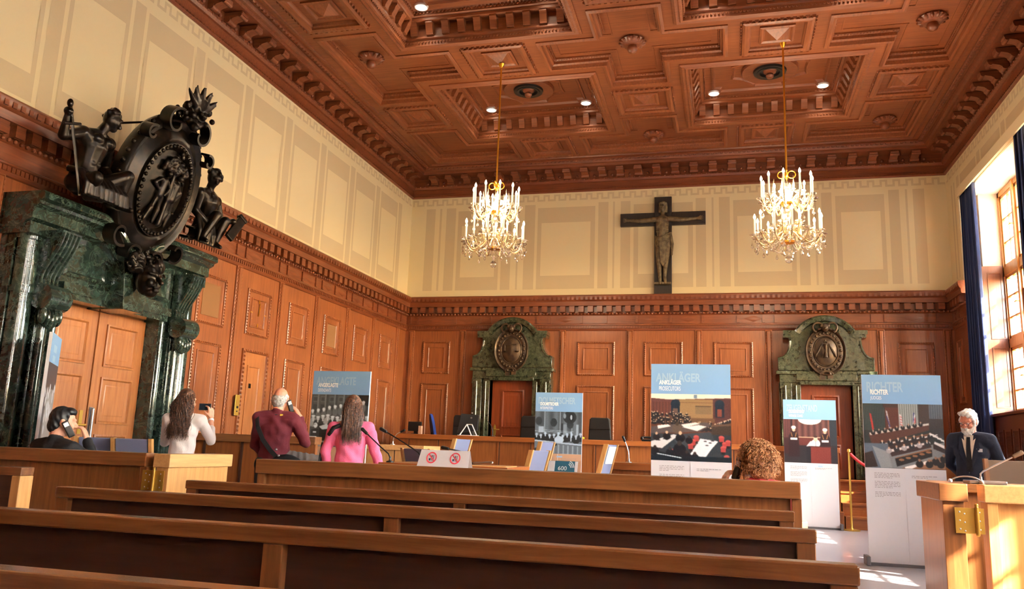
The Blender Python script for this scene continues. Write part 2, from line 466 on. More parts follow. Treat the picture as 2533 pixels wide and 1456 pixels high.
for x, y in BIG:
    if y < 8: continue
    P = rect(x - BH[0], x + BH[0], y - BH[1], y + BH[1])
    b = MB()
    b.frame(P, [(-.1, 0), (-.1, -.02), (-.06, -.045), (-.02, -.03), (.0, -.05), (.03, -.04), (.04, .05), (.07, .07), (.07, .1)], cm)
    b.beads(P, .05, .02, .02, .05, cm, -.02)
    b.frame(P, [(.0, .1), (.05, .1), (.05, .3), (.2, .3), (.2, .34), (.24, .36), (.24, .40), (.28, .42)], cm)
    for k in range(10):
        u = x - BH[0] + .2 + (2 * BH[0] - .4) * (k + .0) / 9
        for s in (-1, 1): bracket(b, u, y - s * (BH[1] - .05), 0, ZS + .11, ZS + .3, .13, .11, s)
    for k in range(9):
        v = y - BH[1] + .2 + (2 * BH[1] - .4) * k / 8
        for s in (-1, 1): bracket(b, x - s * (BH[0] - .05), v, 1, ZS + .11, ZS + .3, .13, .11, s)
    b.beads(P, .26, .395, .02, .06, cm, -.02)
    # carved field: stepped panel outline, quatrefoil, round vent plate
    q = []
    for sx, sy, o in ((1, -1, 0), (1, 1, 1), (-1, 1, 0), (-1, -1, 1)):
        c = [(.98, .62), (.86, .62), (.86, .74), (.28, .74)] if not o else [(.28, .74), (.86, .74), (.86, .62), (.98, .62)]
        if o == 0: c = c[::-1] if sx * sy < 0 else c
        q += [(sx * u, sy * v) for u, v in c]
    out = [(-.98, -.62), (-.86, -.62), (-.86, -.76), (.86, -.76), (.86, -.62), (.98, -.62), (.98, .62), (.86, .62), (.86, .76), (-.86, .76), (-.86, .62), (-.98, .62)]
    cf = lambda u, v, h: (x + u, y + v, ZS + .42 + h)
    b.frame(out, [(0, 0), (0, -.025), (.03, -.035), (.05, -.01), (.06, 0)], cf)
    foil = []
    for k in range(4):
        a = k * PI / 2
        for t in (-.6, -.2, .2, .6):
            r = .60 if abs(t) < .3 else .66
            foil.append((math.cos(a + t * .62) * r * 1.05, math.sin(a + t * .62) * r))
        for t in (.3, .5, .7):
            aa = a + PI / 4 + (t - .5) * .7; foil.append((math.cos(aa) * .56, math.sin(aa) * .53))
    b.frame(foil, [(0, 0), (0, -.03), (.025, -.04), (.04, -.015), (.05, 0)], cf)
    co = b.build('coffer', 'ceil', ceil, 40)
    v = MB(); v.lathe([(0, -.03), (.2, -.03), (.46, -.06), (.48, -.03), (.48, 0)], (x, y, ZS + .42), 32)
    v.cur = 1; v.lathe([(0, -.035), (.16, -.04), (.17, -.08), (.21, -.08), (.22, -.03)], (x, y, ZS + .42), 24)
    v.lathe([(.2, -.04), (.21, -.07), (.27, -.075), (.28, -.04)], (x, y, ZS + .42), 24)
    v.cur = 0; v.lathe([(.0, -.18), (.05, -.17), (.07, -.13), (.05, -.09), (.1, -.07), (.12, -.03)], (x, y, ZS + .42), 16)
    v.build('vent_plate', ['ceil_d', 'black'], ceil, 40)
for x, y in CROSS:
    if y < 6: continue
    P = cross_poly(x, y); b = MB()
    b.frame(P, [(-.07, 0), (-.07, -.02), (-.03, -.04), (.0, -.03), (.01, .03), (.04, .05), (.04, .1), (.07, .12), (.07, .15)], cm)
    b.beads(P, .055, .115, .02, .045, cm, -.015)
    b.frame(P, [(.16, .15), (.16, .14), (.18, .14), (.18, .15)], cm)
    b.build('cross_coffer', 'ceil_y', ceil, 40)
for x, y in PYR:
    if y < 6: continue
    P = rect(x - .49, x + .49, y - .49, y + .49); b = MB()
    b.frame(P, [(-.01, 0), (-.01, -.03), (.03, -.045), (.09, -.03), (.09, .0), (.11, .02), (.12, .05)], cm)
    b.beads(P, -.03, 0, .03, .085, cm, -.035)
    Q = rect(x - .22, x + .22, y - .22, y + .22)
    b.frame(Q, [(-.03, .05), (-.03, .02), (0, .01), (.03, .03), (.05, .03)], cm)
    t = (x, y, ZS - .07)
    C = [cm(u, v, .03) for u, v in inset_poly(Q, .05)]
    for k in range(4): b.quad(C[k], C[(k + 1) % 4], t)
    b.build('pyramid_panel', 'ceil_y', ceil)
# ---- carved bosses and recessed lamps
BOSS = [('above the gap between the two chandeliers', XC, 11.77), ('by the back wall between the two chandeliers', XC, 15.62),
        ('near the carved cornice of the painted left wall', XC - PX, 11.5), ('near the window wall cornice, larger one', XC + PX, 11.9),
        ('in the corner of window wall and back wall', XC + PX, 15.62)]
for w, x, y in BOSS:
    b = MB(); z = ZS + .15
    for k in range(14):
        a = 2 * PI * k / 14
        b.ball((x + .12 * math.cos(a), y + .12 * math.sin(a), z - .04), (.035, .1, .045), Matrix.Rotation(a - PI / 2, 3, 'Z'), True)
    b.lathe([(.19, 0), (.2, -.03), (.12, -.1), (.07, -.1), (.085, -.15), (.06, -.2), (.0, -.22)], (x, y, z), 18)
    tag(b.build('ceiling_boss', 'ceil_d', None, 50, loc=(x, y, z)), 'carved wooden shell boss on the ceiling ' + w, 'boss', 'carved ceiling bosses')
for (x, y), w in zip(BIG[:4], ('above the left-wall chandelier', 'above the window-side chandelier', 'at the photo top', None)):
    if w is None: continue
    for s, e in ((-1, 'left'), (1, 'right')):
        lx, ly = x + s * .95, y + .8
        t = thing('ceiling_downlight', 'round recessed ceiling lamp, %s one in the coffer %s' % (e, w), 'ceiling lamp', (lx, ly, ZS + .42), None, 'recessed ceiling lamps')
        b = MB(); b.lathe([(0, -.012), (.088, -.012)], (lx, ly, ZS + .42), 24); b.build('lens', 'lamp', t)
        b = MB(); b.lathe([(.088, -.005), (.088, -.025), (.105, -.025), (.11, 0)], (lx, ly, ZS + .42), 24); b.build('trim_ring', 'white', t, 40)
# ---- ceiling cornice
room = rect(XL, XR, YF, YB)
wm = lambda u, v, h: (u, v, h)
def cornice(prof, name, mat):
    b = MB(); b.frame(room, prof, wm); return b
prof = [(.0, 6.735), (.02, 6.735), (.05, 6.76), (.05, 6.80), (.03, 6.81), (.03, 6.93), (.06, 6.94), (.09, 6.98), (.09, 7.01), (.06, 7.02), (.06, 7.18), (.40, 7.18), (.41, 7.23), (.45, 7.24), (.48, 7.29), (.48, 7.31)]
b = cornice(prof, '', '')
b.beads(room, .045, 6.76, .03, .075, wm, .03)
b.frame(room, [(.53, 7.3), (.53, 7.27), (.57, 7.255), (.6, 7.27), (.6, 7.3)], wm)
b.frame(room, [(.66, 7.3), (.67, 7.28), (.7, 7.28), (.71, 7.3)], wm)
b.beads(room, .565, 7.26, .05, .09, wm, -.018)
corn = struct(b.build('trim_1', 'ceil_d'))
b = MB()
def modillion(b, p, t, n):
    """scroll bracket at wall point p, t along the wall, n into the room"""
    f = lambda u, v, h: (p[0] + n[0] * u + t[0] * h, p[1] + n[1] * u + t[1] * h, v)
    pr = [(.06, 7.17), (.36, 7.17), (.36, 7.14), (.345, 7.12), (.30, 7.105), (.2, 7.08), (.14, 7.03), (.06, 7.025)]
    b.prism(pr, f, -.075, .075)
    f2 = lambda u, v, h: (p[0] + n[0] * u + t[0] * h, p[1] + n[1] * u + t[1] * h, v)
    for c, r in ((.32, .035), (.12, .05)):
        z = 7.12 if c > .2 else 7.06
        b.prism([(c + r * math.cos(a), z + r * math.sin(a)) for a in [2 * PI * k / 10 for k in range(10)]], f2, -.085, .085)
def knob(b, p, t, n):
    b.ball((p[0] + n[0] * .075, p[1] + n[1] * .075, 7.07), .032, None, True)
n = 29; L = XR - XL
for k in range(n):
    x = XL + L * (k + .5) / n
    if XL + .3 < x < XR - .3: modillion(b, (x, YB), (1, 0), (0, -1))
    if k: knob(b, (XL + L * k / n, YB), (1, 0), (0, -1))
k = 0; y = YB - .55
while y > 5:
    modillion(b, (XL, y), (0, 1), (1, 0)); modillion(b, (XR, y), (0, 1), (-1, 0))
    knob(b, (XL, y - .195), (0, 1), (1, 0)); knob(b, (XR, y - .195), (0, 1), (-1, 0)); y -= .39
for y in np.arange(4, 16.9, .11):
    b.ball((XL + .085, y, 6.995), (.02, .025, .022), None, True); 
for y in np.arange(7, 16.9, .11): b.ball((XR - .085, y, 6.995), (.02, .025, .022), None, True)
for x in np.arange(XL + .1, XR - .1, .11): b.ball((x, YB - .085, 6.995), (.025, .02, .022), None, True)
b.build('modillions', 'ceil_d', corn, 45)

# ---- walls
WIN = [14.7, 11.25, 7.8, 4.35, .9, -2.55]; WH, NH = 1.2, 1.5
b = MB(); b.box(XL - .25, XL, YF, YB + .25, 0, ZS); wl = struct(b.build('wall_left', 'plaster'))
b = MB(); b.box(XL, XR + .2, YB, YB + .25, 0, ZS); wb = struct(b.build('wall_back', 'plaster'))
b = MB(); b.box(XL - .25, 5.2, YF - .25, YF, 0, ZS + .3); wf = struct(b.build('wall_front', 'plaster')); b = MB(); b.box(XL, XR, YF, YF + .04, 0, 4.3); b.build('dado_panelling', 'front', wf)
b = MB()
b.box(XR, 5.0, YF, YB + .2, 5.97, ZS)                                  # above the niches
edges = [YF] + [e for c in sorted(WIN) for e in (c - NH, c + NH)] + [YB + .2]
for k in range(0, len(edges), 2): b.box(XR, 4.5, edges[k], edges[k + 1], 0, 5.97)
edges = [YF] + [e for c in sorted(WIN) for e in (c - WH, c + WH)] + [YB + .2]
for k in range(0, len(edges), 2): b.box(4.5, 5.0, edges[k], edges[k + 1], 0, 5.97)
for c in WIN: b.box(4.42, 5.0, c - WH, c + WH, 0, 1.93)
wr = struct(b.build('wall_right', 'white_plaster'))
b = MB(); b.box(XR - .006, XR, 12.3, YB, 6.0, ZC); b.box(XR - .006, XR, 16.27, YB, ZD, 6.0)
b.build('upper_plaster', 'plaster', wr)
# painted decoration of the upper walls
def meander(b, f, u0, u1, z0, z1, per=.235, w=.042):
    n = int((u1 - u0) / per); per = (u1 - u0) / n
    for k in range(n):
        a = u0 + k * per
        for (p0, p1, q0, q1) in ((0, w, z0, z1), (w, .6 * per - w, z1 - w, z1), (.6 * per - w, .6 * per, z0, z1), (.6 * per, per, z0, z0 + w)):
            b.quad(f(a + p0, q0), f(a + p1, q0), f(a + p1, q1), f(a + p0, q1))
def pane4(b, f, u0, u1, v0, v1, hole=None):
    if hole is None: b.quad(f(u0, v0), f(u1, v0), f(u1, v1), f(u0, v1)); return
    a0, a1, b0, b1 = hole
    for (p, q, r, s) in ((u0, u1, v0, b0), (u0, u1, b1, v1), (u0, a0, b0, b1), (a1, u1, b0, b1)): b.quad(f(p, r), f(q, r), f(q, s), f(p, s))
b = MB(); f = lambda u, v: (XL + .003, u, v)
meander(b, f, 3.0, YB - .05, 6.55, 6.70)
k = -5
while k < 6:
    y0 = 9.17 + 1.215 * k
    pane4(b, f, y0, y0 + .91, 4.5, 6.39, (y0 + .06, y0 + .85, 4.8, 6.04)); pane4(b, f, y0 + .97, y0 + 1.16, 4.45, 6.43); k += 1
b.build('painted_pattern', 'paint', wl)
b = MB(); f = lambda u, v: (u, YB - .003, v)
meander(b, f, XL + .02, XR - .02, 6.55, 6.70)
for u0, u1 in ((-6.67, -6.45), (-6.34, -6.29), (-6.18, -5.95), (-4.84, -4.62), (-4.49, -4.45), (-4.32, -4.08), (-2.66, -2.44), (-2.34, -2.3), (-2.17, -1.96),
               (-.58, -.37), (-.25, -.21), (-.10, .12), (1.48, 1.68), (1.79, 1.83), (1.93, 2.13), (3.2, 3.4), (3.51, 3.55), (3.65, 3.86)):
    pane4(b, f, u0, u1, 4.55, 6.48)
for u0, u1, h0, h1 in ((-5.89, -4.9, .1, .09), (-4.02, -2.73, .09, .1), (-1.89, -.64, .1, .1), (.19, 1.42, .08, .09), (2.2, 3.12, .1, .08)):
    pane4(b, f, u0, u1, 4.55, 6.4, (u0 + h0, u1 - h1, 4.85, 6.05))
b.build('painted_pattern', 'paint', wb)
b = MB(); f = lambda u, v: (XR - .009, u, v)
meander(b, f, 7.0, YB - .05, 6.55, 6.70)
for y0 in (16.42, 16.6): pane4(b, f, y0, y0 + .07, 4.55, 6.4)
y0 = 12.4
while y0 < 16:
    pane4(b, f, y0, y0 + 1.0, 6.2, 6.42); pane4(b, f, y0 + 1.07, y0 + 1.25, 6.2, 6.45); y0 += 1.32
b.build('painted_pattern', 'paint', wr)

# ---- dado panelling
def panel(b, poly, fm, bead=True):
    b.frame(poly, [(0, 0), (0, .018), (.02, .03), (.035, .022), (.04, .004), (.12, -.03 + .012), (.125, .012), (.14, .018), (.15, .006)], fm, .004)
    if bead: b.beads(poly, .018, .024, .024, .042, fm, .016)
def pilaster(b, u, z0, z1, fm, w=.14):
    b.frame(rect(u - w / 2, u + w / 2, z0, z1), [(0, 0), (0, .02), (.02, .03), (.03, .02), (.038, .045), (.06, .05)], fm, .05)
    for k in range(int((z1 - z0) / .055)):
        z = z0 + .03 + k * .055
        for s in (-1, 1):
            b.frame(rect(u + s * (w / 2 - .02) - .012, u + s * (w / 2 - .02) + .012, z, z + .03), [(0, .02), (.006, .036)], fm, .036)
Lm = lambda u, v, h: (XL + .04 + h, u, v)
Bm = lambda u, v, h: (u, YB - .04 - h, v)
Rm = lambda u, v, h: (XR - .04 - h, u, v)
b = MB(); b.box(XL, XL + .04, YF, YB, 0, 3.68)
dl = b.build('dado_panelling', 'dado', wl)
BAYS = [9.77, 10.97, 12.18, 13.4, 14.62, 15.86]
pil = [9.16, 10.37, 11.58, 12.79, 14.02, 15.22, 16.48]
b = MB()
for u in pil + [6.16]: pilaster(b, u, .3, 3.64, Lm)
b.build('pilaster_strips', 'dado', dl, 40)
for i, c in enumerate(BAYS):
    b = MB()
    if i == 0:
        b.frame(rect(c - .32, c + .32, 2.66, 3.36), [(0, 0), (0, .018), (.02, .03), (.035, .022), (.04, .004), (.12, -.018)], Lm); b.beads(rect(c - .32, c + .32, 2.66, 3.36), .018, .024, .024, .042, Lm, .016)
    else: panel(b, rect(c - .32, c + .32, 2.66, 3.36), Lm)
    if i != 1: panel(b, rect(c - .32, c + .32, 1.0, 2.42), Lm)
    b.build('wall_panel', 'dado', dl, 40)
    if i in (0, 3):
        b = MB(); b.box(XL + .04, XL + .047, c - .2, c + .2, 2.78, 3.24); b.build('cloth_inset', 'fabric_brown', dl)
b = MB(); panel(b, rect(4.7, 6.0, .5, 3.5), Lm); b.build('wall_panel', 'dado', dl, 40)
b = MB(); panel(b, rect(3.2, 4.4, .5, 3.5), Lm); b.build('wall_panel', 'dado', dl, 40)
b = MB(); b.box(XL, XR, YB - .04, YB, 0, 3.68); db = b.build('dado_panelling', 'dado', wb)
b = MB()
for u in (-6.84, -5.63, -3.38, -1.94, -.535, .84, 2.93, 4.1): pilaster(b, u, .75, 3.64, Bm)
b.build('pilaster_strips', 'dado', db, 40)
for u0, u1 in ((-6.56, -5.92), (-3.06, -2.26), (-1.65, -.86), (-.24, .53), (3.22, 3.86)):
    b = MB(); panel(b, rect(u0, u1, 2.67, 3.39), Bm); panel(b, rect(u0, u1, 1.05, 2.46), Bm); b.build('wall_panel', 'dado', db, 40)
b = MB(); b.box(XR - .04, XR, 16.2, YB, 0, 3.68); b.box(XR - .05, XR + .02, 15.92, 16.2, 0, 3.68)
for k in range(0, len(WIN)):
    lo = WIN[k + 1] + NH if k + 1 < len(WIN) else YF
    b.box(XR - .04, XR, lo, WIN[k] - NH, 0, 3.68)
dr = b.build('dado_panelling', 'dado_h', wr)
b = MB(); panel(b, rect(16.4, 16.8, 2.2, 3.39), Rm, False); b.build('wall_panel', 'dado', dr, 40)
# dado cornice with dentils, frieze posts and lozenges
DP = [(.04, 3.62), (.06, 3.63), (.075, 3.665), (.06, 3.67), (.06, 3.73), (.075, 3.74), (.075, 3.76), (.05, 3.775), (.05, 3.95), (.07, 3.965), (.08, 3.985), (.07, 4.005), (.05, 4.01), (.05, 4.14), (.15, 4.15), (.16, 4.24), (.175, 4.25), (.195, 4.3), (.2, 4.355), (.18, 4.38), (0, 4.385)]
def run(b, fm, u0, u1, posts, loz, ms=0, me=0):
    """fm(u, off, z)"""
    b.sweep(DP, [(u0, ms), (u1, me)], lambda a, z, st: fm(st[0] + st[1] * a, a, z))
    def blk(ua, ub, o0, o1, z0, z1): 
        vs = [fm(u, o, z) for z in (z0, z1) for (u, o) in ((ua, o0), (ub, o0), (ub, o1), (ua, o1))]
        b.add(vs, [(0, 3, 2, 1), (4, 5, 6, 7), (0, 1, 5, 4), (1, 2, 6, 5), (2, 3, 7, 6), (3, 0, 4, 7)])
    u = u0 + .2
    while u < u1 - .2: blk(u, u + .115, .05, .135, 4.02, 4.145); blk(u + .02, u + .095, .05, .1, 4.015, 4.03); u += .2
    u = u0 + .08
    while u < u1 - .08: 
        p = fm(u, .082, 3.985); b.ball(p, .024, None, True); u += .075
    u = u0 + .06
    while u < u1 - .06: blk(u, u + .03, .06, .075, 3.675, 3.728); u += .055
    u = u0 + .06
    while u < u1 - .06: blk(u, u + .05, .19, .205, 4.27, 4.33); u += .1
    for u in posts: blk(u - .025, u + .025, .05, .075, 3.785, 3.945)
    for u in loz:
        c = [(u - .2, 3.865), (u, 3.80), (u + .2, 3.865), (u, 3.93)]
        vs = [fm(a, .052, z) for a, z in c] + [fm(u, .072, 3.865)]
        b.add(vs, [(0, 1, 4), (1, 2, 4), (2, 3, 4), (3, 0, 4)])
b = MB()
posts = []; loz = []
for u in pil: posts += [u - .12, u + .12]
for c in BAYS: posts.append(c + .03 - .38 + .76 * .48); loz += [c + .32 - .6 - .02, c + .3] if 0 else [c - .25, c + .3]
run(b, lambda u, o, z: (XL + o, u, z), YF, YB, posts, loz, 0, -1)
struct(b.build('trim_2', 'dado_h', None, 40))
b = MB()
run(b, lambda u, o, z: (u, YB - o, z), XL, XR, [-6.9, -6.72, -5.82, -5.25, -5.01, -3.93, -3.68, -2.98, -2.45, -1.8, -1.1, -.45, .25, .75, .98, 2.78, 3.02, 3.95], [-6.3, -5.55, -4.5, -3.33, -1.45, -.75, .55, 1.9, 3.5], 1, -1)
struct(b.build('trim_3', 'dado_hx', None, 40))
b = MB()
run(b, lambda u, o, z: (XR - o, u, z), 15.9, YB, [16.5, 16.75], [16.62], 0, -1); b.add([(XR - o, 15.9, z) for o, z in DP], [tuple(range(len(DP)))])
struct(b.build('trim_4', 'dado_h', None, 40))
# ---- windows of the right wall
for k, c in enumerate(WIN):
    y0, y1 = c - WH, c + WH; X = 4.81
    b = MB()
    b.box(X, X + .1, y0, y0 + .07, 1.93, 5.97); b.box(X, X + .1, y1 - .07, y1, 1.93, 5.97)
    for z0, z1 in ((1.93, 2.03), (3.14, 3.3), (4.42, 4.58), (5.88, 5.97)): b.box(X, X + .1, y0, y1, z0, z1)
    for q in (-.4, .4): b.box(X - .02, X + .1, c + q - .045, c + q + .045, 1.93, 5.97)
    for z0, z1 in ((2.03, 3.14), (3.3, 4.42), (4.58, 5.88)):
        for a0, a1 in ((y0 + .07, c - .445), (c - .355, c + .355), (c + .445, y1 - .07)):
            b.box(X + .02, X + .08, a0, a0 + .05, z0, z1); b.box(X + .02, X + .08, a1 - .05, a1, z0, z1)
            b.box(X + .02, X + .08, a0, a1, z0, z0 + .05); b.box(X + .02, X + .08, a0, a1, z1 - .05, z1)
            for q in (1, 2): zz = z0 + (z1 - z0) * q / 3; b.box(X + .03, X + .07, a0, a1, zz - .015, zz + .015)
            m = (a0 + a1) / 2; b.box(X + .03, X + .07, m - .012, m + .012, z0, z1)
    w = struct(b.build('window_%d' % (k + 1), 'winwood'))
    b = MB(); b.box(X + .048, X + .052, y0 + .05, y1 - .05, 1.97, 5.9); b.build('pane', 'pane', w)
    t = thing('window_blind', ['white roller blind drawn over the top sash of the window by the back wall', 'white roller blind over the top sash of the second window from the back wall', 'white roller blind over the third window from the back wall', 'white roller blind over the fourth window from the back wall', 'white roller blind over the fifth window from the back wall', 'white roller blind over the sixth window from the back wall'][k], 'blind', (4.78, c, 5.9), None, 'roller blinds of the window wall')
    zb = (4.5, 4.5, 3.3, 3.9, 2.2, 2.0)[k]
    b = MB(); b.box(4.925, 4.928, y0 + .03, y1 - .03, zb, 5.93); b.build('cloth', 'blind', t)  # blind added to hold back direct sun at this window
    b = MB(); b.cap((4.927, y0 + .03, zb), (4.927, y1 - .03, zb), .012, .012); b.build('bottom_bar', 'white', t, 50)
    if k < 2:
        b = MB(); b.box(4.24, 4.82, y0 - .28, y1 + .28, 1.9, 1.945); b.build('window_sill', 'niche_dark', w, bevel=.008)
        b = MB()
        for z in (2.6, 3.85, 5.2):
            b.cap((X - .02, c + .4, z), (X - .07, c + .4, z), .012, .012); b.cap((X - .07, c + .4, z), (X - .07, c + .5, z), .012, .009)
        b.build('window_handle', 'brass', w, 50)
for c in WIN[:2]:
    b = MB(); NM = lambda u, v, h: (u, c + WH - h, v)
    b.box(4.42, 4.81, c + WH - .03, c + WH, 1.93, 4.62)
    b.frame(rect(4.55, 4.78, 2.1, 3.15), [(0, .03), (0, .04), (.02, .04), (.03, .02)], NM, .02); b.frame(rect(4.55, 4.78, 3.3, 4.5), [(0, .03), (0, .04), (.02, .04), (.03, .02)], NM, .02)
    b.box(4.3, 4.5, c + NH - .03, c + NH, 0, 4.62); b.box(4.46, 4.52, c + WH - .02, c + NH, 1.93, 4.62)
    struct(b.build('trim_%d' % (5 + WIN.index(c)), 'niche'))
    t = thing('radiator_cover', 'dark oak radiator cover with louvres under the window by the back wall' if c > 14 else 'dark oak radiator cover under the second window from the back wall', 'radiator cover', (4.36, c, 0))
    b = MB(); b.box(4.31, 4.415, c - NH + .01, c + NH - .01, 0, 1.895); b.build('body', 'niche_dark', t)
    for q in range(8):
        u = c - NH + .1 + q * .36
        d = MB(); g = lambda a, z, h: (4.31 - h, a, z)
        d.frame(rect(u, u + .3, 1.0, 1.68), [(0, 0), (0, .02), (.03, .02), (.035, .004)], g)
        for z in np.arange(1.05, 1.64, .045): d.quad(g(u + .035, z, .003), g(u + .265, z, .003), g(u + .265, z + .03, .016), g(u + .035, z + .03, .016))
        d.build('louvre_panel', 'niche_dark', t)
b = MB(); b.box(4.125, XR - .012, YF, 15.70, 6.0, 6.04); b.box(4.10, 4.125, YF, 15.70, 5.87, 6.04)
struct(b.build('trim_7', 'plaster'))
b = MB(); b.box(4.14, 4.2, YF, 15.68, 5.975, 5.998); struct(b.build('trim_8', 'white'))
def curtain(y0, y1, z0, z1, x, label):
    b = MB(); n = 90; rows = 10
    vs = []
    for j in range(rows + 1):
        z = z1 + (z0 - z1) * j / rows; fl = .7 + .3 * j / rows
        for i in range(n + 1):
            u = i / n; ph = u * 2 * PI * 7.5
            vs.append((x + .055 * fl * math.sin(ph) + .02 * math.sin(ph * .37 + j * .15), y0 + (y1 - y0) * u + .012 * math.sin(ph * 2 + 1), z))
    fs = [(j * (n + 1) + i, j * (n + 1) + i + 1, (j + 1) * (n + 1) + i + 1, (j + 1) * (n + 1) + i) for j in range(rows) for i in range(n)]
    b.add(vs, fs); o = b.build('curtain', 'curtain', None, 180, loc=(x, (y0 + y1) / 2, z0))
    m = o.modifiers.new('t', 'SOLIDIFY'); m.thickness = .012
    tag(o, label, 'curtain', 'navy curtains of the window wall'); return o
curtain(15.12, 15.79, .1, 5.97, 4.19, 'long navy curtain drawn back beside the back wall corner, sunlit strip on its edge')
curtain(12.5, 12.84, .1, 5.97, 4.19, 'navy curtain cut by the right edge of the photo')
curtain(7.95, 9.05, .1, 5.97, 4.19, 'navy curtain drawn across part of the third window from the back wall')
# ================================================================== marble portals
YC = 7.68
def half_round(b, x, y, r, z0, z1, n=12): b.lathe([(r, z0), (r, z1)], (x, y, 0), n, 'Z', -PI / 2, PI / 2)
po = thing('marble_portal', 'tall polished dark green marble portal crowned by bronze figures on the left wall', 'portal', (XL, YC, 0))
XW = XL + .04
for s in (-1, 1):
    Y = lambda d: YC + s * d
    def bx(b, x0, x1, d0, d1, z0, z1): b.box(x0, x1, min(Y(d0), Y(d1)), max(Y(d0), Y(d1)), z0, z1)
    b = MB()
    bx(b, XW, -6.82, .80, 1.38, 0, 3.06)                     # pier body
    bx(b, XW, -6.70, .95, 1.12, 0, 3.0)                      # flat pilaster
    bx(b, XW, -6.76, .79, .86, 0, 2.585); bx(b, XW, -6.79, .855, .95, 0, 2.58)
    g = lambda u, v, h: (-6.70 + h, YC + s * u if s > 0 else YC - u, v)
    half_round(b, -6.80, Y(1.25), .115, .25, 3.05)
    half_round(b, -6.80, Y(1.25), .135, 2.46, 2.52); half_round(b, -6.80, Y(1.25), .15, 0, .25)
    half_round(b, -6.80, Y(1.25), .14, 3.0, 3.06)
    b.build('pier', 'marble', po, 40, .008)
    b = MB(); half_round(b, -6.70, Y(1.035), .05, .3, 2.4); half_round(b, -6.76, Y(.83), .03, 0, 2.55); half_round(b, -6.79, Y(.90), .022, 0, 2.55)
    b.build('pilaster_moulding', 'marble', po, 40)
    # scroll console
    b = MB(); pr = []
    for k in range(25):
        t = k / 24; z = 3.1 - .72 * t
        pr.append((.26 - .16 * math.sin(t * PI * .95) + .05 * math.sin(t * PI * 2.0) - .04 * t, z))
    pr = [(0, 3.12), (.27, 3.12)] + pr + [(0, 2.38)]
    b.prism(pr, lambda u, v, h: (-6.72 + u, Y(1.05) + h, v), -.125, .125)
    c = (-6.72 + .12, Y(1.05), 2.44)
    b.prism([(c[0] + .13 * math.cos(a), c[2] + .13 * math.sin(a)) for a in [2 * PI * k / 20 for k in range(20)]], lambda u, v, h: (u, c[1] + h, v), -.14, .14)
    for k in range(5): b.tube([(-6.72 + p[0] + .006, Y(1.05) - .1 + .05 * k, p[1]) for p in pr[2:-1]], .018, 6)
    b.build('console', 'marble', po, 45)
    b = MB()
    for k in range(5):
        a = (k - 2) * .28; b.ball((-6.60, Y(1.05) + .05 * (k - 2), 2.26 - .02 * (2 - abs(k - 2))), (.06, .03, .1), None)
    b.build('leaf_drop', 'marble', po, 60)
b = MB()                                                     # lintel with raised panels
b.box(XW, -6.74, YC - 1.0, YC + 1.0, 2.62, 3.3); b.box(XW, -6.66, YC - .86, YC + .86, 2.56, 2.66); b.box(XW, -6.69, YC - .84, YC + .84, 2.497, 2.575)
for s in (-1, 1):
    P = [(YC + s * .84, 2.74), (YC + s * .24, 2.74), (YC + s * .27, 3.0), (YC + s * .5, 3.2), (YC + s * .84, 3.22)]
    if s > 0: P = P[::-1]
    P = P if sum((P[i - 1][0] * P[i][1] - P[i][0] * P[i - 1][1]) for i in range(5)) > 0 else P[::-1]
    b.frame(P, [(0, 0), (0, .03), (.03, .05), (.05, .03), (.07, .03)], lambda u, v, h: (-6.74 + h, u, v), .03)
b.build('lintel', 'marble', po, 40)
b = MB(); P = [(YC - .16, 2.485), (YC + .16, 2.485), (YC + .25, 3.2), (YC - .25, 3.2)]
b.prism(P, lambda u, v, h: (h, u, v), XW, -6.5); b.build('keystone', 'marble', po, bevel=.01)
CP = [(6.25, 3.46), (6.30, 3.46), (7.1, 3.46), (7.26, 3.43), (7.42, 3.33), (7.55, 3.2), (7.68, 3.13)]
CP = CP + [(2 * YC - y, z) for y, z in CP[-2::-1]]
PROF = [(-7.0, 0.0), (-6.5, 0.0), (-6.48, -.03), (-6.48, -.08), (-6.53, -.1), (-6.54, -.13), (-6.60, -.16), (-6.60, -.27), (-6.68, -.3), (-6.70, -.36), (-7.0, -.36)]
b = MB(); b.sweep(PROF, CP, lambda x, dz, st: (x, st[0], st[1] + dz))
for st in (CP[0], CP[-1]): b.quad(*[(x, st[0], st[1] + dz) for x, dz in PROF])
b.build('cornice', 'marble', po, 35)
b = MB()
for s in (-1, 1): b = MB(); b.box(-7.0, -6.62, min(YC + s * 1.0, YC + s * 1.415), max(YC + s * 1.0, YC + s * 1.415), 3.04, 3.16); b.build('impost', 'marble', po, bevel=.008)
# double door inside
d1 = MB(); d1.box(XW, XW + .012, YC - .8, YC + .8, 0, 2.5); d1 = struct(d1.build('door_1', 'door'))
dm = lambda u, v, h: (XW + .05 + h, u, v)
for s in (-1, 1):
    y0, y1 = (YC - .782, YC - .012) if s < 0 else (YC + .012, YC + .782)
    b = MB(); b.box(XW + .012, XW + .05, y0, y1, .02, 2.48)
    for z0, z1 in ((.2, 1.1), (1.22, 1.75), (1.87, 2.36)): b.frame(rect(y0 + .13, y1 - .13, z0, z1), [(0, 0), (0, .018), (.02, .022), (.035, 0), (.045, -.012), (.1, .004)], dm, .004)
    b.build('door_leaf', 'door', d1, 40)
b = MB(); b.box(XW + .05, XW + .058, YC - .11, YC - .06, 1.1, 1.36); b.cap((XW + .06, YC - .085, 1.2), (XW + .13, YC - .085, 1.2), .012, .012)
b.cap((XW + .13, YC - .085, 1.2), (XW + .13, YC - .2, 1.195), .012, .01); b.build('door_handle', 'brass', d1, 50)
b = MB(); b.box(XW + .05, XW + .06, YC + .03, YC + .09, .95, 1.4); b.cap((XW + .08, YC + .06, 1.02), (XW + .08, YC + .06, 1.38), .016, .016); b.box(XW + .05, XW + .08, YC + .02, YC + .06, .88, .96)
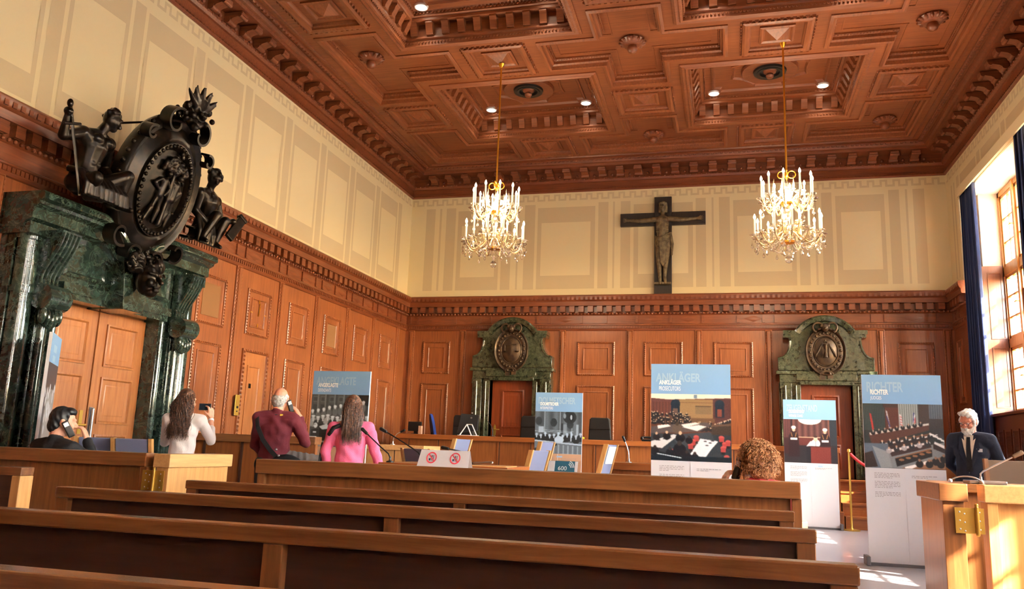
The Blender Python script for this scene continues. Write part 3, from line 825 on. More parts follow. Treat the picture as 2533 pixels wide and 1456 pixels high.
b.build('pull_bar', 'steel', d1, 50)
# small panelled door under the clock
d2 = MB(); d2.box(XW, XW + .012, 10.66, 11.3, .4, 2.42); d2.frame(rect(10.64, 11.32, .38, 2.44), [(0, 0), (0, .03), (.03, .045), (.05, .02), (.05, -.02)], lambda u, v, h: (XW + h, u, v))
d2.beads(rect(10.64, 11.32, .38, 2.44), .02, .04, .03, .06, lambda u, v, h: (XW + h, u, v), .02)
d2 = struct(d2.build('door_2', 'dado', None, 40))
b = MB(); b.box(XW + .012, XW + .024, 10.68, 11.285, .42, 2.39)
b.frame(rect(10.79, 11.12, .6, 2.2), [(0, 0), (0, .012), (.02, .016), (.03, .003), (.035, .003)], lambda u, v, h: (XW + .024 + h, u, v), .003); b.build('door_leaf', 'door', d2, 40)
b = MB(); b.box(XW + .024, XW + .03, 10.86, 10.92, 1.86, 1.93); b.build('lock_plate', 'bronze', d2)
t = thing('call_plate', 'brass call plate with button beside the small panelled door', 'wall plate', (XL + .09, 10.57, 1.43))
b = MB(); b.box(XL + .085, XL + .097, 10.52, 10.63, 1.44, 1.74); b.build('plate', 'brass', t, bevel=.003)
b = MB(); b.lathe([(.018, 0), (.018, .01), (0, .012)], (XL + .097, 10.575, 1.56), 12, 'X'); b.lathe([(.012, 0), (.012, .006), (0, .008)], (XL + .097, 10.575, 1.5), 12, 'X'); b.build('button', 'black', t)
# clock: two brass hands and hour marks let into the panel
t = thing('wall_clock', 'clock of bare brass hands and marks set in a wall panel above the small door', 'clock', (XL + .06, 10.97, 3.0))
b = MB()
for k in range(12):
    a = 2 * PI * k / 12; r0, r1 = (.155, .215) if k % 3 == 0 else (.17, .2); w = .013 if k % 3 == 0 else .005
    f = lambda r, q: (XL + .056, 10.97 + math.sin(a) * r + math.cos(a) * q, 3.01 + math.cos(a) * r - math.sin(a) * q)
    if k in (0, 6): b.quad(f(r0, -w), f(r1, -w), f(r1, w), f(r0, w))
    else: b.quad(f(r0 + .01, -w * .5), f(r1, -w * .5), f(r1, w * .5), f(r0 + .01, w * .5))
b.build('hour_marks', 'gold', t)
for nm, a, L in (('minute_hand', .12, .16), ('hour_hand', .30, .11)):
    b = MB(); e = (math.sin(a), math.cos(a)); p = (-e[1], e[0])
    V = [(-.04, 0.009), (-.04, -.009), (L, -.005), (L, .005)]
    b.prism([(10.97 + e[0] * l + p[0] * w, 3.01 + e[1] * l + p[1] * w) for l, w in V], lambda u, v, h: (h, u, v), XL + .058, XL + .064); b.build(nm, 'gold', t)

# ---- two portals in the back wall
def back_portal(cx, label, emblem):
    y0, yf = YB - .04, 16.7
    t = thing('marble_portal', label, 'portal', (cx, YB - .04, .76))
    f = lambda u, v, h: (cx + u, h, v)
    right = []
    for k in range(9):
        a = PI / 2 - k / 8 * 1.02; right.append((.64 * math.cos(a), 3.24 + .64 * math.sin(a)))
    right += [(.56, 3.57), (.75, 3.57), (.75, 3.5), (.72, 3.46), (.67, 3.43), (.66, 3.38)]
    for k in range(1, 9):
        a = k / 8 * PI / 2; right.append((.66 + .22 * (1 - math.cos(a)), 3.38 - .33 * math.sin(a)))
    right += [(.88, 2.8), (.50, 2.8)]
    left = [(-u, v) for u, v in right[::-1]]
    poly = right[::-1] + [(-u, v) for u, v in right[1:]]
    b = MB(); b.prism(poly, f, y0, yf)
    b.box(cx - .92, cx + .92, yf - .03, y0, 2.72, 2.79); b.box(cx - .86, cx + .86, yf, y0, 2.56, 2.72); b.box(cx - .55, cx + .55, yf - .05, y0, 2.6, 2.73)
    b.box(cx - .5, cx + .5, yf - .02, y0, 2.52, 2.6)
    b.build('pediment', 'marble2', t, 40, .008)
    b = MB()
    arc_ = [(.60 * math.cos(PI / 2 - a), 3.22 + .60 * math.sin(PI / 2 - a)) for a in np.linspace(-1.02, 1.02, 17)]
    b.sweep([(.06, yf + .02), (.06, yf - .05), (.03, yf - .07), (-.05, yf - .05), (-.07, yf + .0)], arc_, lambda a, y, st: (cx + st[0] * (1 + a / .6), y, 3.22 + (st[1] - 3.22) * (1 + a / .6)))
    for s in (-1, 1):
        x0, x1 = sorted((cx + s * .5, cx + s * .77)); b.box(x0, x1, yf - .06, y0, 3.50, 3.58); b.box(x0, x1 - .02 * (s > 0) + .0, yf - .03, y0, 3.44, 3.5)
        b.tube([(cx + s * (.64 + .2 * (1 - math.cos(a))), yf, 3.38 - .34 * math.sin(a)) for a in np.linspace(0, PI / 2, 9)], .025, 8)
    b.build('arch_moulding', 'marble2', t, 40)
    for s in (-1, 1):
        b = MB(); e = lambda a, c: sorted((cx + s * a, cx + s * c))
        b.box(*e(.47, .87), yf + .04, y0, .76, 2.56); b.box(*e(.64, .84), yf - .02, y0, .9, 2.56); b.box(*e(.47, .56), yf, y0, .76, 2.52)
        b.lathe([(.03, .9), (.03, 2.5)], (cx + s * .76, yf - .02, 0), 10, 'Z', -PI, 0); b.lathe([(.022, .8), (.022, 2.5)], (cx + s * .56, yf, 0), 10, 'Z', -PI, 0)
        b.box(*e(.62, .88), yf - .04, y0, .76, .92); b.box(*e(.64, .86), yf - .04, y0, 2.44, 2.56)
        b.build('jamb', 'marble2', t, 40, .006)
    # bronze shield
    e = lambda r, h, a: (cx + .0 + r * .36 * math.cos(a), yf - h, 3.18 + r * .44 * math.sin(a) - (.03 if math.sin(a) < 0 else 0))
    c = MB(); N = 32
    def ringset(pr):
        vs = [e(r, h, 2 * PI * k / N) for r, h in pr for k in range(N)]; fs = []
        for i in range(len(pr) - 1):
            for k in range(N): fs.append((i * N + k, i * N + (k + 1) % N, (i + 1) * N + (k + 1) % N, (i + 1) * N + k))
        c.add(vs, fs)
    ringset([(1.02, 0), (1.04, .06), (1.0, .09), (.94, .07), (.9, .045), (.78, .06), (.66, .05), (.62, .065), (.58, .05), (.5, .07), (.25, .095), (.01, .105)])
    for k in range(26):
        a = 2 * PI * k / 26; c.ball(e(.78, .06, a), (.028, .025, .028), None, True)
    for s in (-1, 1):
        sc = [(cx + s * (.12 + .1 * math.cos(q) * (1 - q / 9)), yf - .1, 3.64 + .1 * math.sin(q) * (1 - q / 9)) for q in np.linspace(-1.2, 5, 16)]
        c.tube(sc, .022, 7)
        sc = [(cx + s * .1 * math.cos(q) * (1.2 - q / 6), yf - .08, 2.72 + .06 * math.sin(q)) for q in np.linspace(0, 3.2, 9)]; c.tube(sc, .025, 7)
    c.ball((cx, yf - .12, 3.62), (.07, .06, .09)); c.ball((cx, yf - .17, 3.6), (.03, .03, .03)); 
    for s in (-1, 1): c.ball((cx + s * .055, yf - .13, 3.66), (.04, .03, .045)); c.ball((cx + s * .025, yf - .165, 3.635), .012)
    c.box(cx - .12, cx - .02, yf - .06, yf, 2.62, 2.74); c.box(cx + .02, cx + .12, yf - .07, yf, 2.64, 2.74)
    sh = c.build('bronze_shield', 'bronze_br', t, 50)
    c = MB()
    if emblem == 'hourglass':
        c.lathe([(.0, -.13), (.045, -.13), (.045, -.115), (.035, -.11), (.03, -.05), (.008, 0), (.03, .05), (.035, .11), (.045, .115), (.045, .13), (0, .13)], (cx, yf - .11, 3.17), 14)
        for s in (-1, 1):
            c.box(cx + s * .055 - .006, cx + s * .055 + .006, yf - .12, yf - .09, 3.04, 3.3)
            for q in range(5): c.ball((cx + s * (.09 + .02 * q), yf - .09, 3.24 - .035 * q), (.02, .02, .085 - .006 * q), Matrix.Rotation(s * -.35, 3, 'Y'), True)
        c.ball((cx, yf - .1, 3.37), (.012, .012, .03)); c.ball((cx - .02, yf - .1, 3.345), (.012, .012, .02)); c.ball((cx + .02, yf - .1, 3.345), (.012, .012, .02))
    else:
        c.box(cx - .012, cx + .012, yf - .115, yf - .1, 3.05, 3.33); c.box(cx - .13, cx + .13, yf - .11, yf - .098, 3.27, 3.285)
        for s in (-1, 1):
            c.tube([(cx + s * .13, yf - .1, 3.28), (cx + s * .13, yf - .095, 3.14)], .004, 5)
            c.lathe([(0, -.03), (.035, -.02), (.05, 0)], (cx + s * .13, yf - .09, 3.14), 10)
    c.build('relief', 'bronze_br', sh, 50)
    return t
back_portal(-4.43, 'weathered green marble door portal with a dark shield, nearer the left wall', 'scales')
back_portal(1.87, 'weathered green marble door portal with an hourglass shield, behind the witness stand banner', 'hourglass')
for k, (cx, hand) in enumerate(((-4.43, -1), (1.87, 1))):
    b = MB(); b.box(cx - .47, cx + .47, YB - .05, YB - .02, .76, 2.54); d = struct(b.build('door_%d' % (3 + k), 'door_red'))
    f = lambda u, v, h: (u, YB - .05 - h, v)
    b = MB(); b.box(cx - .46, cx + .46, YB - .075, YB - .05, .77, 2.5)
    f = lambda u, v, h: (u, YB - .075 - h, v)
    b.frame(rect(cx - .25, cx + .25, 1.52, 2.34), [(0, 0), (0, .02), (.03, .03), (.05, 0), (.06, -.01), (.12, .006)], f, .006)
    b.frame(rect(cx - .25, cx + .25, .9, 1.4), [(0, 0), (0, .02), (.03, .03), (.05, 0), (.06, -.01), (.12, .006)], f, .006); b.build('door_leaf', 'door_red', d, 40)
    b = MB(); x = cx - .38
    b.prism([(x + .03 * math.cos(a), 1.47 + .13 * math.sin(a)) for a in [2 * PI * q / 16 for q in range(16)]], lambda u, v, h: (u, h, v), YB - .083, YB - .075)
    b.cap((x, YB - .08, 1.49), (x, YB - .14, 1.49), .012, .012); b.cap((x, YB - .14, 1.49), (x + .11, YB - .14, 1.49), .012, .01); b.build('door_handle', 'brass', d, 50)

# ================================================================== bronze group on the big portal
def figure_caps(b, J, s=1.0, arms=True):
    """J: joints; a muscular bare figure as tapered limbs"""
    g = lambda k: Vector(J[k])
    b.ball(g('head'), (.082 * s, .095 * s, .115 * s)); b.cap(g('neck'), g('head'), .055 * s, .05 * s)
    b.cap(g('pelvis'), g('waist'), .135 * s, .115 * s); b.cap(g('waist'), g('chest'), .115 * s, .155 * s)
    for k in 'LR':
        b.cap(g('chest'), g('sh' + k), .12 * s, .075 * s); b.cap(g('neck'), g('sh' + k), .05 * s, .06 * s)
        b.cap(g('sh' + k), g('el' + k), .066 * s, .048 * s); b.cap(g('el' + k), g('wr' + k), .05 * s, .032 * s)
        b.ball(g('wr' + k) + (g('wr' + k) - g('el' + k)).normalized() * .05 * s, .045 * s)
        b.cap(g('pelvis'), g('hip' + k), .11 * s, .1 * s); b.cap(g('hip' + k), g('kn' + k), .1 * s, .065 * s)
        b.cap(g('kn' + k), g('an' + k), .068 * s, .038 * s); b.cap(g('an' + k), g('toe' + k), .042 * s, .028 * s)
def head_detail(b, c, f, s=1.0):
    """nose, brow, jaw, ear and cropped curls; f = facing direction"""
    c = Vector(c); f = Vector(f).normalized(); u = Vector((0, 0, 1)); r = f.cross(u).normalized(); u = r.cross(f)
    b.cap(c + f * .085 * s + u * .02 * s, c + f * .118 * s - u * .025 * s, .012 * s, .02 * s)
    b.ball(c + f * .06 * s - u * .085 * s, .042 * s); b.ball(c + f * .09 * s - u * .05 * s, (.022 * s, .022 * s, .012 * s))
    b.cap(c + f * .08 * s + u * .035 * s - r * .045 * s, c + f * .08 * s + u * .035 * s + r * .045 * s, .018 * s, .018 * s)
    rnd = random.Random(5)
    for k in range(46):
        a = rnd.uniform(0, 2 * PI); e = rnd.uniform(-.1, 1.5); d = f * math.cos(a) * math.cos(e) + r * math.sin(a) * math.cos(e) + u * math.sin(e)
        if d.dot(f) > .55 and e < .75: continue
        b.ball(c + Vector((d.x * .10, d.y * .10, d.z * .118)) * s, rnd.uniform(.024, .038) * s, None, True)
def drape(b, pts, r):
    b.tube(pts, r, 8)
# seated man with sword (nearer figure)
b = MB()
J = dict(head=(-6.30, 6.78, 4.40), neck=(-6.36, 6.70, 4.22), chest=(-6.40, 6.66, 4.06), waist=(-6.42, 6.64, 3.85), pelvis=(-6.45, 6.63, 3.66),
         shL=(-6.38, 6.86, 4.16), elL=(-6.52, 7.0, 3.96), wrL=(-6.38, 7.02, 3.76), shR=(-6.36, 6.48, 4.14), elR=(-6.36, 6.24, 4.02), wrR=(-6.30, 6.20, 4.2),
         hipL=(-6.40, 6.74, 3.64), knL=(-6.22, 7.02, 3.84), anL=(-6.30, 7.02, 3.52), toeL=(-6.18, 7.08, 3.48), hipR=(-6.42, 6.53, 3.63), knR=(-6.16, 6.52, 3.66), anR=(-6.34, 6.62, 3.50), toeR=(-6.22, 6.7, 3.48))
figure_caps(b, J, 1.04); head_detail(b, J['head'], (.35, .85, -.35), .95)
for s in (-.07, .07): b.ball((-6.28, 6.68 + s, 4.12), (.05, .07, .06))
for z in (3.98, 3.92, 3.86):
    for s in (-.035, .035): b.ball((-6.32, 6.655 + s, z), (.03, .035, .03))
st = thing('bronze_statue', 'dark bronze seated man gripping an upright sword, on the portal', 'statue', (-6.45, 6.65, 3.46), None, 'bronze figures on the portal')
b.remesh('figure', 'bronze', st, .009, 2)
b = MB()
for k in range(13):
    y = 6.46 + .042 * k; q = (k * 7 % 5) / 5
    b.tube([(-6.42, y - .05, 3.74), (-6.29 + .03 * q, y - .01, 3.72 - .02 * q), (-6.21 + .03 * q, y + .03 * q, 3.60), (-6.22 + .05 * q, y + .05 * q, 3.47)], [.036, .04, .034, .026 + .012 * q], 7)
b.remesh('drapery', 'bronze', st, .010, 2)
b = MB(); A = Vector((-6.27, 6.19, 4.30)); B_ = Vector((-6.28, 6.47, 3.46)); d = (B_ - A).normalized()
hl = A + d * .17
b.prism([(-.02, 0), (0, -.008), (.02, 0), (0, .008)], lambda u, v, h: tuple(hl + d * h + Vector((v, 0, 0)) + Vector((0, 1, .33)).normalized() * u), 0, (B_ - hl).length)
b.cap(A, hl, .016, .016); b.ball(A - d * .03, (.03, .03, .045)); sd = Vector((0, .95, .31)); b.cap(hl - sd * .1, hl + sd * .1, .016, .016)
b.build('sword', 'bronze', st, 40)
# seated youth with tablet (farther figure)
b = MB()
J = dict(head=(-6.28, 8.57, 4.36), neck=(-6.34, 8.58, 4.20), chest=(-6.37, 8.60, 4.05), waist=(-6.40, 8.63, 3.86), pelvis=(-6.45, 8.64, 3.68),
         shR=(-6.34, 8.42, 4.12), elR=(-6.34, 8.36, 3.88), wrR=(-6.24, 8.48, 3.74), shL=(-6.36, 8.77, 4.11), elL=(-6.36, 8.9, 3.88), wrL=(-6.18, 8.86, 3.86),
         hipR=(-6.40, 8.56, 3.66), knR=(-6.18, 8.56, 3.86), anR=(-6.26, 8.42, 3.52), toeR=(-6.14, 8.36, 3.48), hipL=(-6.42, 8.74, 3.66), knL=(-6.20, 8.78, 3.84), anL=(-6.28, 8.72, 3.53), toeL=(-6.18, 8.7, 3.48))
figure_caps(b, J, .97); head_detail(b, J['head'], (.55, -.2, -.45), .92)
st = thing('bronze_statue', 'dark bronze seated youth holding a slanted tablet, on the portal', 'statue', (-6.45, 8.64, 3.46), None, 'bronze figures on the portal')
b.remesh('figure', 'bronze', st, .009, 2)
b = MB()
for k in range(8):
    y = 8.34 + .05 * k; b.tube([(-6.42, y, 3.92 - .02 * k), (-6.3, y + .02, 3.8), (-6.26 - .03 * (k % 2), y + .03, 3.62), (-6.28, y + .04, 3.48)], [.03, .036, .03, .022], 7)
b.remesh('drapery', 'bronze', st, .010, 2)
b = MB(); m = Matrix.Translation((-6.12, 8.9, 3.78)) @ Matrix.Rotation(.9, 4, 'X') @ Matrix.Rotation(-.3, 4, 'Y'); b.xbox(m, .05, .42, .12); b.xbox(m @ Matrix.Translation((0, .2, 0)), .07, .05, .14); b.build('tablet', 'bronze', st, bevel=.01)
# cartouche between them, leaning forward
ct = thing('bronze_cartouche', 'large oval bronze cartouche with relief figures, leaning out above the portal', 'cartouche', (-6.42, YC, 3.42))
LE = Matrix.Translation((-6.34, YC, 3.93)) @ Matrix.Rotation(rad(15), 4, 'Y')
def cm_(y, z, x): return tuple(LE @ Vector((x, y, z)))
def oval(b, pr, N=40, ay=.62, az=.86):
    vs = [cm_(r * ay * math.cos(2 * PI * k / N), r * az * math.sin(2 * PI * k / N), h) for r, h in pr for k in range(N)]; fs = []
    for i in range(len(pr) - 1):
        for k in range(N): fs.append((i * N + k, i * N + (k + 1) % N, (i + 1) * N + (k + 1) % N, (i + 1) * N + k))
    b.add(vs, fs)
b = MB(); oval(b, [(.0, -.16), (1.0, -.16), (1.04, -.08), (1.02, .0), (.97, .03), (.93, .02), (.88, .0), (.72, .07), (.66, .05), (.655, .085), (.60, .09), (.57, .06), (.55, .03), (.3, .05), (.0, .06)])
for k in range(44):
    a = 2 * PI * k / 44; b.ball(cm_(.615 * .62 * math.cos(a), .615 * .86 * math.sin(a), .085), (.026, .026, .026), None, True)
    if .4 < a < 3.6: b.ball(cm_(1.03 * .62 * math.cos(a), 1.03 * .86 * math.sin(a), -.03), .03, None, True)
sh = b.build('shield', 'bronze', ct, 50)
b = MB()
def rl(pts, r0, r1):
    for i in range(len(pts) - 1): b.cap(cm_(*pts[i], .075), cm_(*pts[i + 1], .075), r0, r1)
for (cy, m) in ((-.05, 1), (.15, -1)):                       # two standing figures under a tree
    rl([(cy, .10), (cy - .02, -.08)], .045, .05); b.ball(cm_(cy + .01, .19, .1), .036)
    rl([(cy - .03, -.1), (cy - .05 - .03 * m, -.25), (cy - .10 - .03 * m, -.40)], .034, .022); rl([(cy + .02, -.1), (cy + .03, -.25), (cy + .01, -.40)], .034, .022)
    rl([(cy - .05, .11), (cy - .12 * m - .02, .04), (cy - .05 * m, -.02)], .024, .016); rl([(cy + .05, .1), (cy + .11, .02), (cy + .07, -.06)], .022, .016)
rl([(.07, -.4), (.08, -.1), (.06, .2)], .03, .022)
rnd = random.Random(3)
for k in range(46): b.ball(cm_(.04 + rnd.gauss(0, .10), .29 + rnd.gauss(0, .055), .08), rnd.uniform(.022, .04), None, True)
for k in range(8): b.ball(cm_(.22 + rnd.gauss(0, .03), .2 - .06 * k, .07), .022, None, True)
b.remesh('relief', 'bronze', sh, .009, 2)
def scroll(b, c, r0, a0, a1, w, turns_in, thick=.028, x=.06, n=26):
    """rolled band in the cartouche plane, w wide towards the viewer"""
    P = []
    for k in range(n):
        t = k / (n - 1); a = a0 + (a1 - a0) * t; r = r0 * (1 - turns_in * t); P.append((c[0] + r * math.cos(a), c[1] + r * math.sin(a)))
    vs = []; 
    for k, (y, z) in enumerate(P):
        q = P[min(k + 1, n - 1)]; p = P[max(k - 1, 0)]; e = Vector((q[0] - p[0], q[1] - p[1])).normalized(); nn = (-e.y * thick / 2, e.x * thick / 2)
        for sx, sn in ((x - w / 2, -1), (x + w / 2, -1), (x + w / 2, 1), (x - w / 2, 1)): vs.append(cm_(y + nn[0] * sn, z + nn[1] * sn, sx))
    fs = [(i * 4 + k, i * 4 + (k + 1) % 4, (i + 1) * 4 + (k + 1) % 4, (i + 1) * 4 + k) for i in range(n - 1) for k in range(4)]
    b = MB(); b.add(vs, fs); b.build('scroll', 'bronze', ct, 50)
for s in (-1, 1):
    f = (lambda a: a) if s > 0 else (lambda a: PI - a)
    scroll(b, (s * .22, .76), .19, f(2.3), f(-3.4), .15, .75); scroll(b, (s * .50, .52), .10, f(2.0), f(-3.0), .13, .7)
    scroll(b, (s * .46, -.64), .15, f(-2.2), f(2.8), .16, .75); scroll(b, (s * .2, -.82), .12, f(2.6), f(-2.6), .15, .75); scroll(b, (s * .64, -.32), .11, f(-2.2), f(2.0), .12, .65)
b = MB(); rnd = random.Random(8)
for k in range(40): b.ball(cm_(rnd.gauss(0, .10), .93 + rnd.gauss(0, .09), .1 + rnd.gauss(0, .05)), rnd.uniform(.03, .06), None, True)
for k in range(9):
    a = -.9 + 1.8 * k / 8 + PI / 2; d = (math.cos(a), math.sin(a))
    P = [cm_(d[0] * q + (.03 * math.sin(q * 14) + (.12 * (q - .12) if k % 2 else -.1 * (q - .12))), .98 + d[1] * q * .9, .12 + .3 * (q - .1)) for q in np.linspace(.05, .34, 8)]
    b.tube(P, [.04, .042, .04, .036, .03, .024, .016, .006], 7)
b.remesh('crest', 'bronze', ct, .012, 2)
b = MB(); b.cap((-7.03, 7.48, 4.70), (-6.3, 7.74, 4.79), .013, .013); b.build('tie_rod', 'bronze', ct)
# mask on the keystone
mk = thing('bronze_mask', 'bronze snake-haired face mask on the portal keystone', 'mask', (-6.48, YC, 2.62))
b = MB(); c = Vector((-6.36, YC, 2.84))
b.ball(c, (.13, .125, .18)); b.ball(c + Vector((.06, 0, -.14)), (.075, .07, .06)); b.cap(c + Vector((.12, 0, .05)), c + Vector((.19, 0, -.035)), .018, .03)
for s in (-1, 1):
    b.ball(c + Vector((.09, s * .065, -.04)), (.045, .04, .05)); b.cap(c + Vector((.125, s * .02, .06)), c + Vector((.10, s * .095, .065)), .022, .016)
b.cap(c + Vector((.135, -.035, -.085)), c + Vector((.135, .035, -.085)), .014, .014); b.cap(c + Vector((.135, -.028, -.125)), c + Vector((.135, .028, -.125)), .016, .016)
face = b.remesh('face', 'bronze', mk, .009, 3)
b = MB(); rnd = random.Random(21)
for k in range(38):
    a = rnd.uniform(-.1, PI + .1); base = c + Vector((rnd.uniform(-.1, .0), math.cos(a) * .14, math.sin(a) * .17 + .05)); dv = Vector((rnd.uniform(-.1, .12), math.cos(a), math.sin(a) * .9 + .1))
    ph = rnd.uniform(0, 6); P = []
    for q in range(8):
        t = q / 7 * rnd.uniform(.9, 1.1); P.append(base + dv * .15 * t + Vector((.03 * math.sin(ph + t * 6), .035 * math.cos(ph + t * 7), .035 * math.sin(ph * 2 + t * 6))))
    b.tube(P, [.026, .028, .026, .024, .022, .018, .014, .008], 7)
for s in (-1, 1): b.ball(c + Vector((-.02, s * .2, .2)), (.04, .09, .09))
b.remesh('snake_hair', 'bronze', mk, .009, 2)

# ================================================================== crucifix on the back wall
cr = thing('crucifix', 'large dark wooden crucifix with carved figure high on the back wall', 'crucifix', (-1.26, YB, 4.38))
b = MB(); b.box(-1.44, -1.075, YB - .09, YB - .005, 4.385, 6.515); b.box(-2.165, -1.44, YB - .085, YB - .005, 5.885, 6.17); b.box(-1.075, -.375, YB - .085, YB - .005, 5.885, 6.17)
b.build('cross', 'cross', cr, bevel=.006)
b = MB(); y = YB - .15; X0 = -1.26
b.ball((X0 + .01, y - .04, 6.275), (.068, .08, .092)); b.ball((X0 + .01, y - .08, 6.20), (.04, .04, .055)); b.cap((X0 + .01, y - .115, 6.28), (X0 + .012, y - .14, 6.235), .012, .018)
for q in (-1, 1): b.cap((X0 + .01 + q * .015, y - .11, 6.295), (X0 + .01 + q * .05, y - .095, 6.3), .013, .011); b.cap((X0 + .01 + q * .062, y - .02, 6.3), (X0 + .01 + q * .075, y - .01, 6.16), .03, .026)
for q in range(12): b.ball((X0 + .01 + .07 * math.cos(q * .524), y - .04 + .08 * math.sin(q * .524), 6.33), (.022, .022, .026), None, True)
b.ball((X0 + .01, y - .04, 6.35), (.06, .07, .03)); b.cap((X0, y, 6.07), (X0 + .01, y - .02, 6.2), .048, .046)
for s in (-1, 1): b.ball((X0 + s * .06, y - .10, 5.95), (.07, .045, .05))
for q in range(4): b.cap((X0 - .10, y - .07, 5.86 - .05 * q), (X0 + .1, y - .07, 5.86 - .05 * q), .03, .03)
b.cap((X0 - .005, y, 5.62), (X0, y, 5.95), .115, .14); b.cap((X0 - .08, y, 5.98), (X0 + .08, y, 5.98), .07, .07)
for s in (-1, 1):
    b.cap((X0 + s * .13, y, 6.0), (X0 + s * .45, y + .02, 5.98), .058, .046); b.cap((X0 + s * .45, y + .02, 5.98), (X0 + s * .68, y + .03, 6.0), .046, .032)
    b.ball((X0 + s * .74, y + .02, 6.0), (.055, .02, .035))
    for q in range(4): b.cap((X0 + s * .765, y + .01, 5.975 + .017 * q), (X0 + s * (.845 - .012 * abs(q - 1.5)), y - .02, 5.945 + .033 * q), .010, .0075)
    b.cap((X0 + s * .75, y, 6.025), (X0 + s * .79, y - .03, 6.05), .009, .008)
    b.cap((X0 + s * .07, y, 5.5), (X0 + s * .075, y - .04, 5.15), .085, .06); b.cap((X0 + s * .075, y - .04, 5.15), (X0 + s * .05 - .01, y + .02, 4.75), .062, .036)
    b.cap((X0 + s * .05 - .01, y + .02, 4.75), (X0 + s * .055 + .01, y - .06, 4.6), .036, .028)
fg = b.remesh('figure', 'carved', cr, .008, 2)
b = MB()
b.ball((X0, y - .02, 5.55), (.145, .105, .12))
for q in range(6): b.tube([(X0 - .155, y - .03, 5.63 - .03 * q), (X0 - .09, y - .115, 5.57 - .036 * q), (X0, y - .135, 5.575 - .036 * q), (X0 + .09, y - .115, 5.64 - .036 * q), (X0 + .155, y - .03, 5.69 - .036 * q)], .014, 7)
for k in (-1, 1): b.cap((X0 + k * .07, y, 5.5), (X0 + k * .075, y - .03, 5.2), .095, .07)
for q in range(5): b.tube([(X0 - .05 + .032 * q, y - .13, 5.5), (X0 - .045 + .03 * q, y - .125, 5.25), (X0 - .03 + .022 * q, y - .09, 4.95 + .035 * abs(q - 2))], [.015, .017, .012], 7)
b.cap((X0 + .0, y - .085, 5.45), (X0 + .01, y - .07, 5.02), .06, .04)
b.tube([(X0 + .16, y - .03, 5.7), (X0 + .2, y - .02, 5.45), (X0 + .19, y - .02, 5.2)], [.03, .035, .02], 7)
b.remesh('loincloth', 'carved', cr, .007, 1)
b = MB(); b.box(X0 - .17, X0 + .17, y - .06, YB - .09, 4.585, 4.625); b.build('footrest', 'carved', cr)
